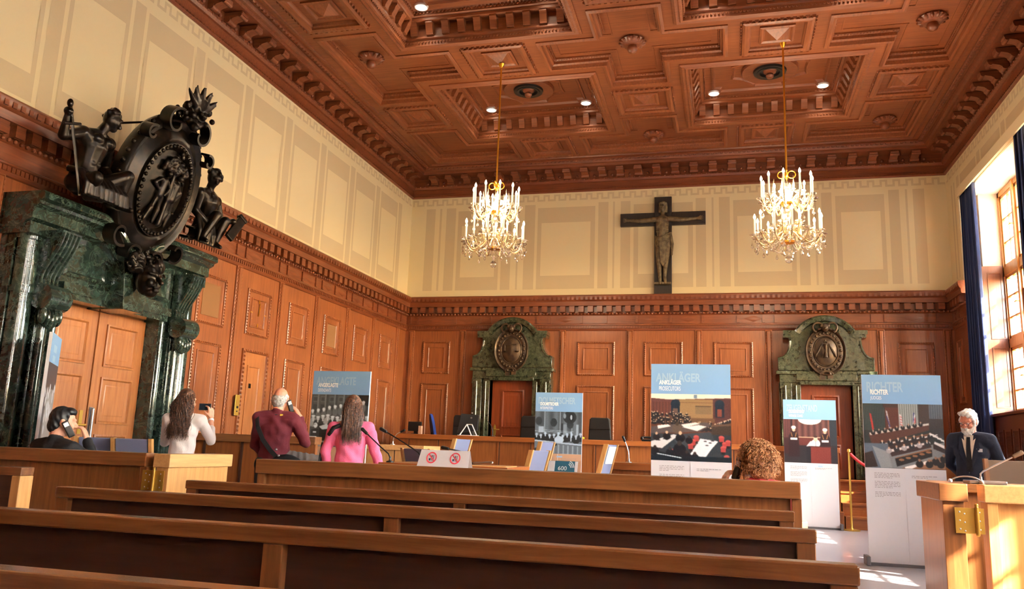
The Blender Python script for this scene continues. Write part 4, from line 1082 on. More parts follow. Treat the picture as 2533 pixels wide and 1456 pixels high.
# ================================================================== chandeliers
def chandelier(x, y, label):
    t = thing('chandelier', label, 'chandelier', (x, y, 3.9), 0, 'pair of crystal chandeliers')
    b = MB(); b.cap((0, 0, 1.32), (0, 0, 3.33), .014, .014, 8); b.lathe([(.0, 3.34), (.05, 3.34), (.03, 3.29), (.014, 3.27)], (0, 0, 0), 12); b.build('rod', 'gold', t, 50)
    b = MB()
    for a in (0, PI / 2):
        for s in (-1, 1): b.tube([(s * .07 * math.cos(a) + .055 * math.cos(q) * math.cos(a), s * .07 * math.sin(a) + .055 * math.cos(q) * math.sin(a), 1.27 + .055 * math.sin(q)) for q in np.linspace(0, 2 * PI, 15)[:-1]], .009, 6, True)
    b.build('loop', 'gold', t, 60)
    b = MB(); b.lathe([(.0, 1.28), (.02, 1.27), (.02, 1.1), (.05, 1.08), (.035, 1.02), (.07, .96), (.06, .9), (.03, .86), (.035, .76), (.06, .7), (.045, .62), (.03, .58), (.04, .5), (.08, .44), (.10, .38), (.06, .32), (.03, .3), (.02, .22), (0, .2)], (0, 0, 0), 16)
    b.build('stem', 'crystal', t, 50)
    b = MB(); b.lathe([(.02, .28), (.085, .27), (.10, .24), (.02, .22)], (0, 0, 0), 20); b.build('collar', 'gold', t, 50)
    b = MB(); b.lathe([(.03, .86), (.09, .85), (.09, .82), (.03, .81)], (0, 0, 0), 20); b.build('collar', 'gold', t, 50)
    b = MB(); b.tube([(0, 0, .2), (0, 0, .06)], .005, 6); 
    for z in (.18, .13, .09): b.ball((0, 0, z), .016)
    b.ball((0, 0, .0), .055); b.build('glass_ball', 'crystal', t, 60)
    protos = {}
    def ring(n, r, zb, zp, h, phase, lit=True):
        key = (r, zb)
        for k in range(n):
            a = 2 * PI * (k + phase) / n
            if key not in protos:
                P = [(.05 + (r - .05) * q, 0, zp + (zb - zp) * q - .13 * math.sin(q * PI * 1.0) + .06 * math.sin(q * 2 * PI)) for q in np.linspace(0, 1, 14)]
                b = MB(); b.tube(P, .012, 7)
                b.tube([(r * .72 + .035 * math.cos(q), 0, zp - .02 + .035 * math.sin(q)) for q in np.linspace(0, 5, 10)], .008, 6)
                arm = b.build('arm', 'arm', t, 60)
                b = MB(); b.lathe([(.0, -.012), (.03, -.012), (.075, .006), (.078, .012), (.03, -.002), (0, .0)], (r, 0, zb), 16); b.lathe([(.0, -.05), (.05, -.035), (.052, -.03), (.012, -.04)], (r, 0, zb), 14)
                pan = b.build('drip_pan', 'crystal', arm, 50)
                b = MB(); b.lathe([(.0135, 0), (.0135, h - .045), (.01, h - .04), (0, h - .04)], (r, 0, zb), 10); can = b.build('candle', 'candle', t, 50)
                b = MB(); b.lathe([(.008, h - .045), (.017, h - .025), (.019, h - .01), (.012, h + .015), (.0, h + .04)], (r, 0, zb), 10); bulb = b.build('bulb', 'bulb', can, 60)
                protos[key] = (arm, pan, can, bulb)
            else:
                arm, pan, can, bulb = protos[key]
                arm_ = arm.copy(); pan_ = pan.copy(); can_ = can.copy(); bulb_ = bulb.copy()
                for o in (arm_, pan_, can_, bulb_): COL.objects.link(o)
                pan_.parent = arm_; bulb_.parent = can_
                arm, can = arm_, can_
            arm.rotation_euler.z = a; can.rotation_euler.z = a
    ring(10, .36, .90, .86, .32, .2)
    ring(12, .46, .36, .40, .29, .1)
    ring(5, .2, .52, .5, .17, .4)
    # spires
    sp = None
    for k in range(8):
        a = 2 * PI * (k + .5) / 8
        if sp is None:
            b = MB(); b.lathe([(0, 0), (.03, .01), (.012, .03), (.02, .06), (.014, .1), (.0, .22)], (.2, 0, .98), 8); b.tube([(.05, 0, .88), (.14, 0, .9), (.2, 0, .98)], .007, 6); sp = b.build('spire', 'crystal', t, 50); o = sp
        else: o = sp.copy(); COL.objects.link(o)
        o.rotation_euler.z = a
    # bead festoons and drops
    for n_, fn in ((12, lambda q: (.44 * math.cos(q * .5236), .44 * math.sin(q * .5236), .33 - .12 * math.sin(q * PI))), (12, lambda q: (.44 - .34 * q, 0, .31 - .1 * math.sin(q * PI) - .02 * q)), (10, lambda q: (.34 * math.cos(q * .628), .34 * math.sin(q * .628), .87 - .1 * math.sin(q * PI)))):
        b = MB()
        for q in np.linspace(.04, .96, 11): b.ball(fn(q), .011, None, True)
        b.tube([fn(q) for q in np.linspace(0.02, .98, 12)], .004, 5)
        o = b.build('bead_festoon', 'crystal', t, 60)
        for k in range(1, n_): c_ = o.copy(); COL.objects.link(c_); c_.rotation_euler.z = 2 * PI * k / n_
    dr = None; rnd = random.Random(4)
    for k in range(44):
        if dr is None:
            b = MB(); b.lathe([(0, .03), (.008, .02), (.022, -.02), (.02, -.035), (0, -.055)], (0, 0, 0), 7); b.tube([(0, 0, .03), (0, 0, .075)], .003, 5); dr = b.build('crystal_drop', 'crystal', t); o = dr
        else: o = dr.copy(); COL.objects.link(o)
        if k < 12: a = 2 * PI * (k + .1) / 12; r, z = .5, .22
        elif k < 24: a = 2 * PI * (k + .6) / 12; r, z = .44, .15
        elif k < 34: a = 2 * PI * k / 10; r, z = .24, .16 + rnd.uniform(-.03, .05)
        else: a = 2 * PI * (k + .3) / 10; r, z = .37, .72
        o.location = (r * math.cos(a), r * math.sin(a), z); o.rotation_euler.z = rnd.uniform(0, 3)
    L = bpy.data.lights.new('chandelier_glow', 'POINT'); L.energy = 140; L.color = (1, .80, .56); L.shadow_soft_size = .3
    l = bpy.data.objects.new('chandelier_glow', L); COL.objects.link(l); l.location = (x, y, 4.85)
    return t
chandelier(-3.47, 11.77, 'lit two-tier crystal candle chandelier hanging nearer the left wall')
chandelier(.89, 11.9, 'lit two-tier crystal candle chandelier hanging nearer the windows')

# ================================================================== public benches
def bench(x0, x1, y, stiles, label, zt=.85):
    t = thing('wooden_bench', label, 'bench', ((x0 + x1) / 2, y, 0), None, 'public benches')
    b = MB(); b.box(x0, x1, y - .01, y + .055, zt - .052, zt); b.build('top_rail', 'bench', t, bevel=.006)
    for s in stiles:
        b = MB(); b.box(s - .035, s + .035, y - .004, y + .045, .12, zt - .052); b.build('stile', 'bench_z', t, bevel=.004)
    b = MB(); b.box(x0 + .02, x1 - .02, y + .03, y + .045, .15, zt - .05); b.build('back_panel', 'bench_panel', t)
    b = MB(); b.box(x0 + .02, x1 - .02, y + .05, y + .48, .42, .46); b.build('seat', 'bench', t, bevel=.008)
    for s in (stiles[0] + .03, stiles[-1] - .03) if len(stiles) > 1 else (stiles[0], x0 + .2):
        b = MB(); b.box(s - .03, s + .03, y, y + .44, 0, .42); b.build('leg', 'bench_z', t)
    return t
bench(-4.4, .33, 1.36, [-4.36, -1.2, .29], 'wooden bench back nearest the camera, cut by the bottom edge of the photo')
bench(-4.4, .33, 2.37, [-4.36, -1.38, .29], 'wooden bench, second from the camera, its end post beside the sunlit floor')
bench(-3.23, .33, 3.44, [-3.19, -1.435, .29], 'wooden bench, third from the camera')
bench(-3.26, .33, 4.5, [-3.22, -1.47, .29], 'wooden bench, fourth from the camera, close to the bar rail')
t = thing('wooden_bench', 'wooden bench end with a pale end face at the left edge of the photo', 'bench', (-5.4, 4.5, 0))
b = MB(); b.box(-6.4, -4.53, 4.5, 4.61, .82, .875); b.build('top_rail', 'bench', t, bevel=.005)
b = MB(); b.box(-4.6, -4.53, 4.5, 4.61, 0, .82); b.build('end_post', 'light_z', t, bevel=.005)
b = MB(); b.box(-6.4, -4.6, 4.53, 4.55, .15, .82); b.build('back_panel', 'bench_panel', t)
b = MB(); b.box(-6.4, -4.6, 4.56, 5.0, .42, .46); b.build('seat', 'bench', t)

# ================================================================== bar rail with gates
YR = 5.6
def rail(x0, x1, zt, label, m='rail', mz='rail_z', ends=(1, 1)):
    t = thing('bar_rail', label, 'railing', ((x0 + x1) / 2, YR, 0))
    b = MB(); b.box(x0, x1, YR, YR + .15, zt - .105, zt); b.build('top_rail', m, t, bevel=.006)
    b = MB(); b.box(x0 + .06, x1 - .06, YR + .05, YR + .1, .1, zt - .105); b.build('front_panel', mz, t)
    for s, e in ((x0 + .045, ends[0]), (x1 - .025, ends[1])):
        if e: b = MB(); b.box(s - .03, s + .03, YR + .015, YR + .135, 0, zt - .105); b.build('end_post', mz, t, bevel=.004)
    b = MB(); b.box(x0 + .02, x1 - .02, YR + .04, YR + .11, 0, .1); b.build('plinth', mz, t)
    return t
rail(-3.47, .45, .967, 'long wooden bar rail behind the benches, with two small signs standing on it')
rail(-7.0, -4.45, .975, 'dark wooden bar rail section by the left wall, in front of the seated person')
rail(1.5, 3.2, 1.0, 'sunlit wooden bar rail section at the right edge of the photo', 'light', 'light_z', (1, 0))  # sunshine on this section put into a lighter oak than the other rails
def gate(xh, s, zt, L, label, m1, m2, thick):
    """open leaf pointing away from the camera; xh hinge side"""
    x0, x1 = (xh, xh + thick) if s > 0 else (xh - thick, xh)
    t = thing('gate_leaf', label, 'gate', ((x0 + x1) / 2, YR + L / 2, 0))
    b = MB(); b.box(x0 - .01, x1 + .01, YR - .01, YR + L, zt - .105, zt); b.build('top_rail', m1, t, bevel=.005)
    b = MB(); b.box(x0 + .01, x1 - .01, YR + .01, YR + L - .03, .12, zt - .105); b.build('panel', m2, t, bevel=.004)
    return t, x0, x1
def hinge(t, x0, x1, y, z0, z1, xk):
    b = MB(); b.box(x0, x1, y - .006, y, z0, z1)
    hd = b.build('hinge_plate', 'brass', t, bevel=.001)
    b = MB(); b.cap((xk, y - .012, z0 - .005), (xk, y - .012, z1 + .005), .011, .011, 10); b.ball((xk, y - .012, z1 + .018), .011); b.build('hinge_pin', 'brass', hd, 50)
    b = MB()
    for i in range(2):
        for k in range(3):
            b.ball((x0 + (x1 - x0) * (.16 if i == 0 else .84), y - .006, z0 + (z1 - z0) * (k + .5) / 3), (.0055, .003, .0055), None, True)
            if i == 0: b.ball((x0 + (x1 - x0) * .33, y - .006, z0 + (z1 - z0) * (k + .3) / 3), (.005, .003, .005), None, True)
    b.build('screws', 'steel', hd, 50)
t, a, c = gate(-4.36, 1, .975, .84, 'pale oak gate leaf standing open on brass hinges beside the woman in white', 'light', 'light_z', .13)  # window light on the leaf put into its paler oak
hinge(t, -4.47, -4.27, YR + .012, .69, .845, -4.36)
t, a, c = gate(1.26, 1, 1.0, .62, 'oak gate leaf standing open beside the judges banner, glossy side', 'rail', 'rail_z', .14)
hinge(t, 1.33, 1.49, YR - .004, .71, .86, 1.45)

# ================================================================== raised desk along the back wall
YD = 15.0
b = MB(); b.box(XL + .05, 1.85, YD + .05, YB - .05, 0, .755); b.box(1.85, 2.75, 15.9, YB - .05, 0, .755); b.box(2.75, XR - .05, YD + .05, YB - .05, 0, .755)
struct(b.build('floor_dais', 'desk'))
b = MB()
for k, (y0, z) in enumerate(((14.72, .2), (15.05, .4), (15.4, .58))): b.box(1.87, 2.73, y0, 15.9, 0 if k == 0 else z - .2, z)
for k, (y0, z) in enumerate(((14.72, .2), (15.05, .4), (15.4, .58), (15.88, .76))): b.box(1.87, 2.73, y0 - .02, y0 + .3, z - .03, z + .001)
o = struct(b.build('stairs_1', 'desk')); 
def long_desk(x0, x1, zt, label):
    t = thing('long_desk', label, 'desk', ((x0 + x1) / 2, YD, 0))
    b = MB(); b.box(x0, x1, YD - .06, YD + .5, zt - .09, zt); b.build('desktop', 'desk', t, bevel=.008)
    b = MB(); b.box(x0 + .02, x1 - .01, YD, YD + .04, .27, zt - .09); b.build('front_panel', 'desk_z', t)
    b = MB(); u = x0 + .3
    while u < x1 - .1: b.box(u - .022, u + .004, YD - .016, YD, .27, zt - .1); u += .61
    b.build('cover_strips', 'desk_z', t)
    b = MB(); u = x0 + .3
    while u < x1 - .1: b.box(u + .004, u + .022, YD - .004, YD, .27, zt - .1); u += .61
    b.build('shadow_gaps', 'bench_panel', t)  # dark oak strips beside the cover strips, marking the panel gaps
    b = MB(); b.box(x0 - .0, x1, YD - .3, YD + .04, 0, .27); b.build('plinth', 'desk', t, bevel=.006)
    return t
long_desk(-6.3, 1.85, 1.315, 'long raised wooden desk in front of the back wall, between the corner and the steps')
long_desk(2.75, 4.05, 1.375, 'raised wooden desk end behind the man in the dark suit, right of the steps')
# dock barrier by the left wall
t = thing('dock_barrier', 'dark wooden dock barrier beside the marble portal, behind the man in burgundy', 'barrier', (-6.0, 9.3, 0))
b = MB(); b.box(-6.96, -4.95, 9.28, 9.46, 1.07, 1.165); b.build('top_rail', 'rail', t, bevel=.006)
b = MB(); b.box(-6.96, -4.97, 9.34, 9.4, 0, 1.07); b.build('panel', 'desk_z', t)
b = MB()
for u in (-6.55, -6.0, -5.75): b.box(u - .016, u + .016, 9.325, 9.34, .1, 1.07)
b.build('cover_strips', 'bench_panel', t)
# tables
def block_table(label, x0, x1, y0, y1, zt, top='light', body='light_z', th=.06, strips=True):
    t = thing('counsel_table', label, 'table', ((x0 + x1) / 2, (y0 + y1) / 2, 0))
    b = MB(); b.box(x0, x1, y0, y1, zt - th, zt); b.build('tabletop', top, t, bevel=.005)
    b = MB(); b.box(x0 + .05, x1 - .05, y0 + .05, y0 + .08, .08, zt - th); b.build('front_panel', body, t)
    for s in (x0 + .06, x1 - .06): b = MB(); b.box(s - .025, s + .025, y0 + .06, y1 - .05, 0, zt - th); b.build('side_panel', body, t)
    if strips:
        b = MB(); u = x0 + .3
        while u < x1 - .1: b.box(u - .006, u + .006, y0 + .046, y0 + .05, .1, zt - th); u += .27
        b.build('joints', 'bench_panel', t)
    return t
block_table('pale oak table behind the woman in pink', -6.0, -4.16, 11.0, 11.7, 1.10, 'light', 'light_z', .075)
block_table('brown table behind the white no-food sign', -2.95, -1.78, 6.7, 7.5, .955, 'desk', 'rail_z', .06, False)
block_table('orange-brown witness desk beside the prosecutors banner', -1.45, -.2, 10.0, 10.75, .99, 'desk', 'desk_z', .085, False)
block_table('table with a microphone behind the right bar rail', 1.52, 3.2, 6.4, 7.2, .985, 'rail', 'rail_z', .06, False)

# ================================================================== chairs
def chair(x, y, rz, zt, w, label, s=1.0, paper=False):
    t = thing('office_chair', label, 'chair', (x, y, 0), rz, 'grey blue chairs')
    h = w / 2
    b = MB(); b.box(-h + .03, h - .03, -.2, .24, .43, .5); b.build('seat', 'chair_blue', t, bevel=.02)
    b = MB(); tl = .1
    f = lambda u, v, k: (u, -.2 - (v - .5) * .26 + k, v)
    b.prism(rect(-h + .025, h - .025, .52, zt), f, -.016, .016); b.build('backrest', 'chair_blue', t, bevel=.008)
    for q in (-1, 1):
        b = MB(); b.prism([(q * h - .016, .42), (q * h + .016, .42), (q * h + .016, zt + .005), (q * h - .016, zt + .005)] if q > 0 else [(q * h - .016, .42), (q * h + .016, .42), (q * h + .016, zt + .005), (q * h - .016, zt + .005)], f, -.024, .024); b.build('back_post', 'light_z', t)
        b = MB(); b.box(q * h - .02, q * h + .02, -.22, -.18, 0, .44); b.build('leg', 'light_z', t)
        b = MB(); b.box(q * h - .02, q * h + .02, .2, .24, 0, .44); b.build('leg', 'light_z', t)
    return t
chair(-5.93, 6.95, rad(14), 1.075, .36, 'blue-backed chair before the marble portal, nearer the seated person')
chair(-5.53, 6.97, rad(14), 1.075, .36, 'blue-backed chair before the marble portal, nearer the woman in white')
chair(-3.52, 9.7, rad(82), 1.2, .44, 'blue-backed chair seen edge-on right of the pale oak table')
chair(-2.84, 8.05, rad(-28), 1.075, .42, 'blue-backed chair half hidden by the white no-food sign')
chair(-2.5, 9.9, rad(80), 1.2, .42, 'taller of two overlapping blue-backed chairs beside the interpreters banner')
chair(-2.26, 8.6, rad(78), 1.1, .44, 'lower of two overlapping blue-backed chairs beside the interpreters banner')
c = chair(-1.62, 9.2, rad(82), 1.19, .42, 'blue-backed chair with a white paper on it, right of the interpreters banner')
t = thing('paper_notice', 'white paper hung on the blue chair back right of the interpreters banner', 'paper', (-1.62, 9.2, 0), rad(82))
b = MB(); f = lambda u, v, k: (u, -.2 - (v - .5) * .26 + k, v); b.prism(rect(-.14, .14, .98, 1.17), f, -.026, -.02); b.build('sheet', 'white', t)
t = thing('wooden_chair', 'brown chair back at the right edge of the photo behind the table', 'chair', (2.25, 7.6, 0))
b = MB(); b.prism(rect(2.08, 2.5, .5, 1.16), lambda u, v, h: (u, h + .1 * (v - .5), v), 7.55, 7.58); b.build('backrest', 'chair_br', t, bevel=.006)
for u in (2.07, 2.51): b = MB(); b.prism(rect(u - .015, u + .015, 0, 1.17), lambda u, v, h: (u, h + .1 * (v - .5), v), 7.54, 7.59); b.build('leg', 'rail_z', t)
b = MB(); b.box(2.08, 2.5, 7.57, 7.97, .42, .47); b.build('seat', 'chair_br', t, bevel=.01)
for u in (2.1, 2.48): b = MB(); b.box(u - .02, u + .02, 7.92, 7.96, 0, .42); b.build('leg', 'rail_z', t)
def exec_chair(x, y, label, zt=1.74):
    t = thing('swivel_chair', label, 'chair', (x, y, .756), None, 'black leather chairs')
    b = MB(); f = lambda u, v, h: (x + u, y + h - .1 * (v - 1.2), v)
    P = [(-.23, 1.2), (.23, 1.2), (.20, zt - .03), (.17, zt), (-.17, zt), (-.20, zt - .03)]
    b.prism(P, f, -.04, .04); b.build('backrest', 'leather', t, bevel=.02)
    b = MB(); b.prism([(-.205, zt - .22), (.205, zt - .22), (.185, zt - .03), (.16, zt + .005), (-.16, zt + .005), (-.185, zt - .03)], f, -.06, -.03); b.build('headrest', 'leather', t, bevel=.012)
    b = MB(); b.box(x - .24, x + .24, y, y + .44, 1.17, 1.25); b.build('seat', 'leather', t, bevel=.03)
    b = MB(); b.cap((x, y + .2, .8), (x, y + .2, 1.18), .03, .03)
    for k in range(5): a = 2 * PI * k / 5; b.cap((x, y + .2, .82), (x + .26 * math.cos(a), y + .2 + .26 * math.sin(a), .785), .022, .016)
    b.build('base', 'black', t, 50)
exec_chair(-2.36, 15.75, 'black leather chair behind the long desk, clear of the interpreters banner')
exec_chair(-3.72, 15.75, 'black leather chair behind the long desk, half hidden by the interpreters banner')
exec_chair(-5.12, 15.75, 'black leather chair behind the long desk, behind the dark monitor', 1.72)
t = thing('swivel_chair', 'royal blue chair back behind the long desk near the corner', 'chair', (-5.75, 15.7, .756), rad(-62))
b = MB(); N = 20
b.prism([(.22 * math.cos(a), .62 + .36 * math.sin(a)) for a in [2 * PI * k / N for k in range(N)]], lambda u, v, h: (u, h - .18 * (v - .6) + .06 * u * u, v), -.03, .03); b.build('backrest', 'blue_seat', t, 50, .012)
b = MB(); b.lathe([(0, .38), (.2, .38), (.23, .41), (.23, .45), (0, .47)], (0, .2, 0), 20); b.build('seat', 'blue_seat', t, 50)
b = MB(); b.cap((0, .2, .05), (0, .2, .38), .03, .03); b.cap((0, .2, .36), (0, -.02, .45), .02, .02); b.cap((0, -.03, .3), (0, -.03, .6), .018, .018)
for k in range(5): a = 2 * PI * k / 5; b.cap((0, .2, .06), (.26 * math.cos(a), .2 + .26 * math.sin(a), .03), .022, .016)
b.build('base', 'black', t, 50)

# ================================================================== things on the desks
ZT = 1.315
t = thing('computer_monitor', 'dark monitor seen from behind with a white A-shaped stand on the long desk', 'monitor', (-4.86, 15.2, ZT))
b = MB(); f = lambda u, v, h: (-4.86 + u, 15.2 + h + .25 * (v - 1.5), v)
b.prism([(-.20, 1.36), (.21, 1.42), (.21, 1.72), (-.16, 1.74)], f, -.03, .02); b.build('casing', 'screen_back', t, bevel=.012)
b = MB(); b.lathe([(0, -.004), (.02, -.004), (.02, 0)], (-4.80, 15.21, 1.66), 14, 'Y'); b.ball((-4.8, 15.24, 1.755), (.018, .018, .012)); b.build('badge', 'steel', t)
b = MB(); P = [(-4.98, 15.08, ZT + .01), (-4.86, 15.13, 1.53), (-4.76, 15.13, 1.53), (-4.64, 15.08, ZT + .01)]
b.tube(P, .011, 8); b.tube([(-4.86, 15.13, 1.53), (-4.74, 15.05, ZT + .012)], .011, 8); b.box(-5.02, -4.6, 15.06, 15.1, ZT, ZT + .012); b.build('stand', 'white', t, 40)
t = thing('computer_monitor', 'small black monitor beside the royal blue chair on the long desk', 'monitor', (-5.98, 15.25, ZT))
b = MB(); b.box(-6.12, -5.84, 15.24, 15.28, ZT + .06, 1.56); b.build('casing', 'black', t, bevel=.01)
b = MB(); b.box(-6.03, -5.9, 15.2, 15.34, ZT, ZT + .012); b.box(-6.0, -5.94, 15.26, 15.29, ZT, ZT + .1); b.build('stand', 'black', t)
t = thing('cardboard_box', 'small brown box between the black monitor and the blue chair', 'box', (-5.78, 15.1, ZT)); b = MB(); b.box(-5.83, -5.77, 15.06, 15.14, ZT, ZT + .16); b.build('body', 'tan', t, bevel=.003)
t = thing('desk_telephone', 'black telephone on the long desk beside the prosecutors banner', 'telephone', (-1.33, 15.15, ZT))
b = MB(); b.box(-1.5, -1.1, 15.08, 15.28, ZT, ZT + .045); b.build('body', 'black', t, bevel=.01)
b = MB(); b.cap((-1.5, 15.18, ZT + .075), (-1.32, 15.18, ZT + .075), .022, .022); b.ball((-1.5, 15.18, ZT + .06), .034); b.ball((-1.32, 15.18, ZT + .06), .034); b.build('handset', 'black', t, 50)
t = thing('small_clutter', 'little black device with a yellow light on the long desk beside the interpreters banner', 'device', (-2.62, 15.1, ZT))
b = MB(); b.box(-2.7, -2.6, 15.05, 15.15, ZT, ZT + .035); b.build('body', 'black', t, bevel=.005); b = MB(); b.ball((-2.575, 15.1, ZT + .025), .022); b.build('light', plain('yellow plastic', (250, 224, 60), .5), t, 50)
t = thing('desk_lamp', 'thin black bent desk lamp on the long desk beside the dark monitor', 'lamp', (-4.36, 15.2, ZT))
b = MB(); b.lathe([(0, .0), (.06, .0), (.06, .014), (0, .018)], (-4.36, 15.2, ZT), 16); b.build('base', 'black', t); b = MB(); b.tube([(-4.36, 15.2, ZT), (-4.36, 15.2, ZT + .12), (-4.4, 15.2, ZT + .22), (-4.47, 15.2, ZT + .29)], .008, 7); b.build('arm', 'black', t, 50)
def mic(base, path, label, metal='steel', fat=False):
    x, y, z = base; t = thing('gooseneck_microphone', label, 'microphone', base, None, 'gooseneck microphones')
    b = MB(); b.lathe([(0, 0), (.035, 0), (.035, .01), (.012, .018), (.01, .05), (0, .05)], base, 14); b.build('base', metal, t, 50)
    P = [Vector(p) for p in path]; b = MB(); b.tube(P, .006, 7); b.build('gooseneck', metal, t, 50)
    d = (P[-1] - P[-2]).normalized(); b = MB(); b.cap(P[-1], P[-1] + d * .055, .014, .017); b.build('capsule', 'black' if not fat else 'chair_br', t, 50)
mic((-1.17, 10.2, .99), [(-1.17, 10.2, 1.03), (-1.175, 10.2, 1.12), (-1.2, 10.2, 1.2), (-1.22, 10.18, 1.25)], 'chrome gooseneck microphone on the witness desk')
mic((-2.62, 6.9, .955), [(-2.62, 6.9, 1.0), (-2.66, 6.9, 1.05), (-2.8, 6.9, 1.13), (-2.98, 6.9, 1.22)], 'long gooseneck microphone rising left behind the no-food sign', 'black')
mic((-2.86, 6.75, .955), [(-2.86, 6.75, .99), (-2.88, 6.75, 1.03), (-2.95, 6.75, 1.08), (-3.1, 6.75, 1.2)], 'gooseneck microphone bending towards the woman in pink', 'black')
mic((-2.3, 7.3, .955), [(-2.3, 7.3, .99), (-2.32, 7.3, 1.03), (-2.4, 7.3, 1.07), (-2.52, 7.3, 1.09)], 'short gooseneck microphone peeping over the no-food sign', 'black')
mic((-4.72, 11.2, 1.10), [(-4.72, 11.2, 1.14), (-4.71, 11.2, 1.2), (-4.66, 11.2, 1.26), (-4.6, 11.2, 1.29)], 'small gooseneck microphone on the pale oak table')
mic((1.74, 6.55, .985), [(1.74, 6.55, 1.02), (1.74, 6.55, 1.055), (1.76, 6.55, 1.075), (1.96, 6.55, 1.185)], 'chrome gooseneck microphone on the table behind the sunlit rail', 'steel', True)
t = thing('conference_unit', 'low chrome microphone console on the table behind the sunlit rail', 'console', (1.8, 6.6, .985)); b = MB(); b.box(1.66, 1.9, 6.52, 6.7, .985, 1.008); b.build('body', 'steel', t, bevel=.005)
t = thing('headphones', 'chrome headphones lying on the table behind the sunlit rail', 'headphones', (1.6, 6.5, .985))
b = MB(); b.tube([(1.53 + .1 * (1 - math.cos(a)), 6.5, .99 + .045 * math.sin(a)) for a in np.linspace(0, PI, 12)], .006, 7); b.build('headband', 'steel', t, 50)
for u in (1.53, 1.73): b = MB(); b.ball((u, 6.5, 1.0), (.014, .03, .015)); b.build('earcup', 'white', t, 50)
t = thing('headset', 'black headset lying on the brown table', 'headphones', (-2.1, 7.0, .955))
b = MB(); b.tube([(-2.22 + .08 * math.cos(a), 7.0 + .08 * math.sin(a), .97) for a in np.linspace(0, 5, 14)], .009, 7); b.build('headband', 'black', t, 50); b = MB(); b.cap((-2.16, 6.98, .972), (-1.99, 6.96, .985), .012, .012); b.build('earpiece', 'steel', t, 50)
t = thing('paper_sheets', 'pale papers at the corner of the brown table', 'papers', (-1.95, 6.8, .955)); b = MB(); b.prism([(-2.12, 6.72), (-1.8, 6.72), (-1.8, 7.1), (-1.95, 7.05)], lambda u, v, h: (u, v, h), .955, .962); b.build('sheets', 'light', t)

# ---- signs standing on the rail
t = thing('tent_sign', 'white folded card with two no-food-or-drink symbols standing on the bar rail', 'sign', (-1.97, YR + .06, .967), rad(-3))
b = MB(); w = .19
b.add([(-w - .012, -.045, 0), (w + .005, -.045, 0), (w - .0, 0, .117), (-w, 0, .117), (-w - .012, .045, 0), (w + .005, .045, 0)], [(0, 1, 2, 3), (3, 2, 5, 4)])
b.build('card', 'white', t)
def facep(u, v): return (u, -.0475 + .0455 * v / .117, v)
for k, u0 in enumerate((-.098, .085)):
    b = MB(); N = 28; r0, r1 = .032, .040; c = .062
    vs = [facep(u0 + r * math.cos(2 * PI * q / N), c + r * math.sin(2 * PI * q / N)) for r in (r0, r1) for q in range(N)]
    b.add(vs, [(q, (q + 1) % N, N + (q + 1) % N, N + q) for q in range(N)])
    b.quad(facep(u0 - .026, c + .021), facep(u0 - .021, c + .026), facep(u0 + .026, c - .021), facep(u0 + .021, c - .026))
    b.build('prohibition_ring', 'inkred', t)
    b = MB()
    def q4(P): b.quad(*[(p[0], p[1] + .0006, p[2]) for p in [facep(u0 + x, c + y) for x, y in P]])
    q4([(-.02, -.005), (-.006, -.005), (-.008, -.02), (-.018, -.02)])
    q4([(.012, .018), (.016, .02), (.016, -.022), (.012, -.022)]); q4([(.0, -.02), (.003, -.02), (.003, .006), (.0, .006)])
    for x in (-.003, .0, .004): q4([(x, .004), (x + .0025, .004), (x + .0025, .018), (x, .018)])
    b.build('cup_and_cutlery_symbol', 'inkblue', t)
t = thing('sign_holder', 'clear acrylic holder with a teal card reading 600 on the bar rail', 'sign', (-1.095, YR + .07, .967), rad(-2))
b = MB(); b.add([(-.125, -.05, 0), (.115, -.05, 0), (.118, -.02, .078), (-.118, -.02, .078), (-.125, .03, 0), (.115, .03, 0)], [(0, 1, 2, 3), (3, 2, 5, 4)]); b.build('holder', 'acrylic', t)
def fp(u, v): return (u, -.048 + .03 * v / .078, v)
b = MB(); b.quad(fp(-.112, .004), fp(-.062, .004), fp(-.062, .074), fp(-.108, .074)); b.quad(fp(.078, .004), fp(.1, .004), fp(.1, .074), fp(.078, .074)); b.build('white_card', 'white', t)
b = MB(); b.quad(fp(-.062, .003), fp(.08, .003), fp(.08, .074), fp(-.062, .074)); b.build('teal_card', 'teal', t)
o = text('600', 'letter', t, -.038, .012, -.0445, .062, .028, 'number_lettering', .012); o.rotation_euler = (0, 0, 0)
for v in o.data.vertices: v.co.y = -.0488 + .03 * v.co.z / .078
b = MB()
for r in (.022, .033, .044):
    pts = [(.026 + r * math.cos(a), .03 + r * math.sin(a)) for a in np.linspace(.05, 1.25, 9)]; pt2 = [(.026 + (r + .006) * math.cos(a), .03 + (r + .006) * math.sin(a)) for a in np.linspace(.05, 1.25, 9)]
    for i in range(8): b.quad(*[(p[0], p[1] - .0008, p[2]) for p in (fp(*pts[i]), fp(*pts[i + 1]), fp(*pt2[i + 1]), fp(*pt2[i]))])
b.build('sound_wave_symbol', 'letter', t)
# ---- rope barrier by the steps
t = thing('rope_barrier', 'red velvet rope hanging from a brass post at the steps', 'rope barrier', (1.93, 14.5, 0))
b = MB(); b.lathe([(0, 0), (.13, 0), (.13, .015), (.03, .03), (.018, .05), (.018, 1.24), (.03, 1.25), (.025, 1.29), (0, 1.3)], (1.93, 14.5, 0), 16); b.build('post', 'brass', t, 50)
b = MB(); b.tube([(1.95 + .85 * q, 14.5, 1.22 - .95 * q * (1 - q)) for q in np.linspace(0, 1, 16)], .024, 9); b.build('rope', 'rope', t, 50)
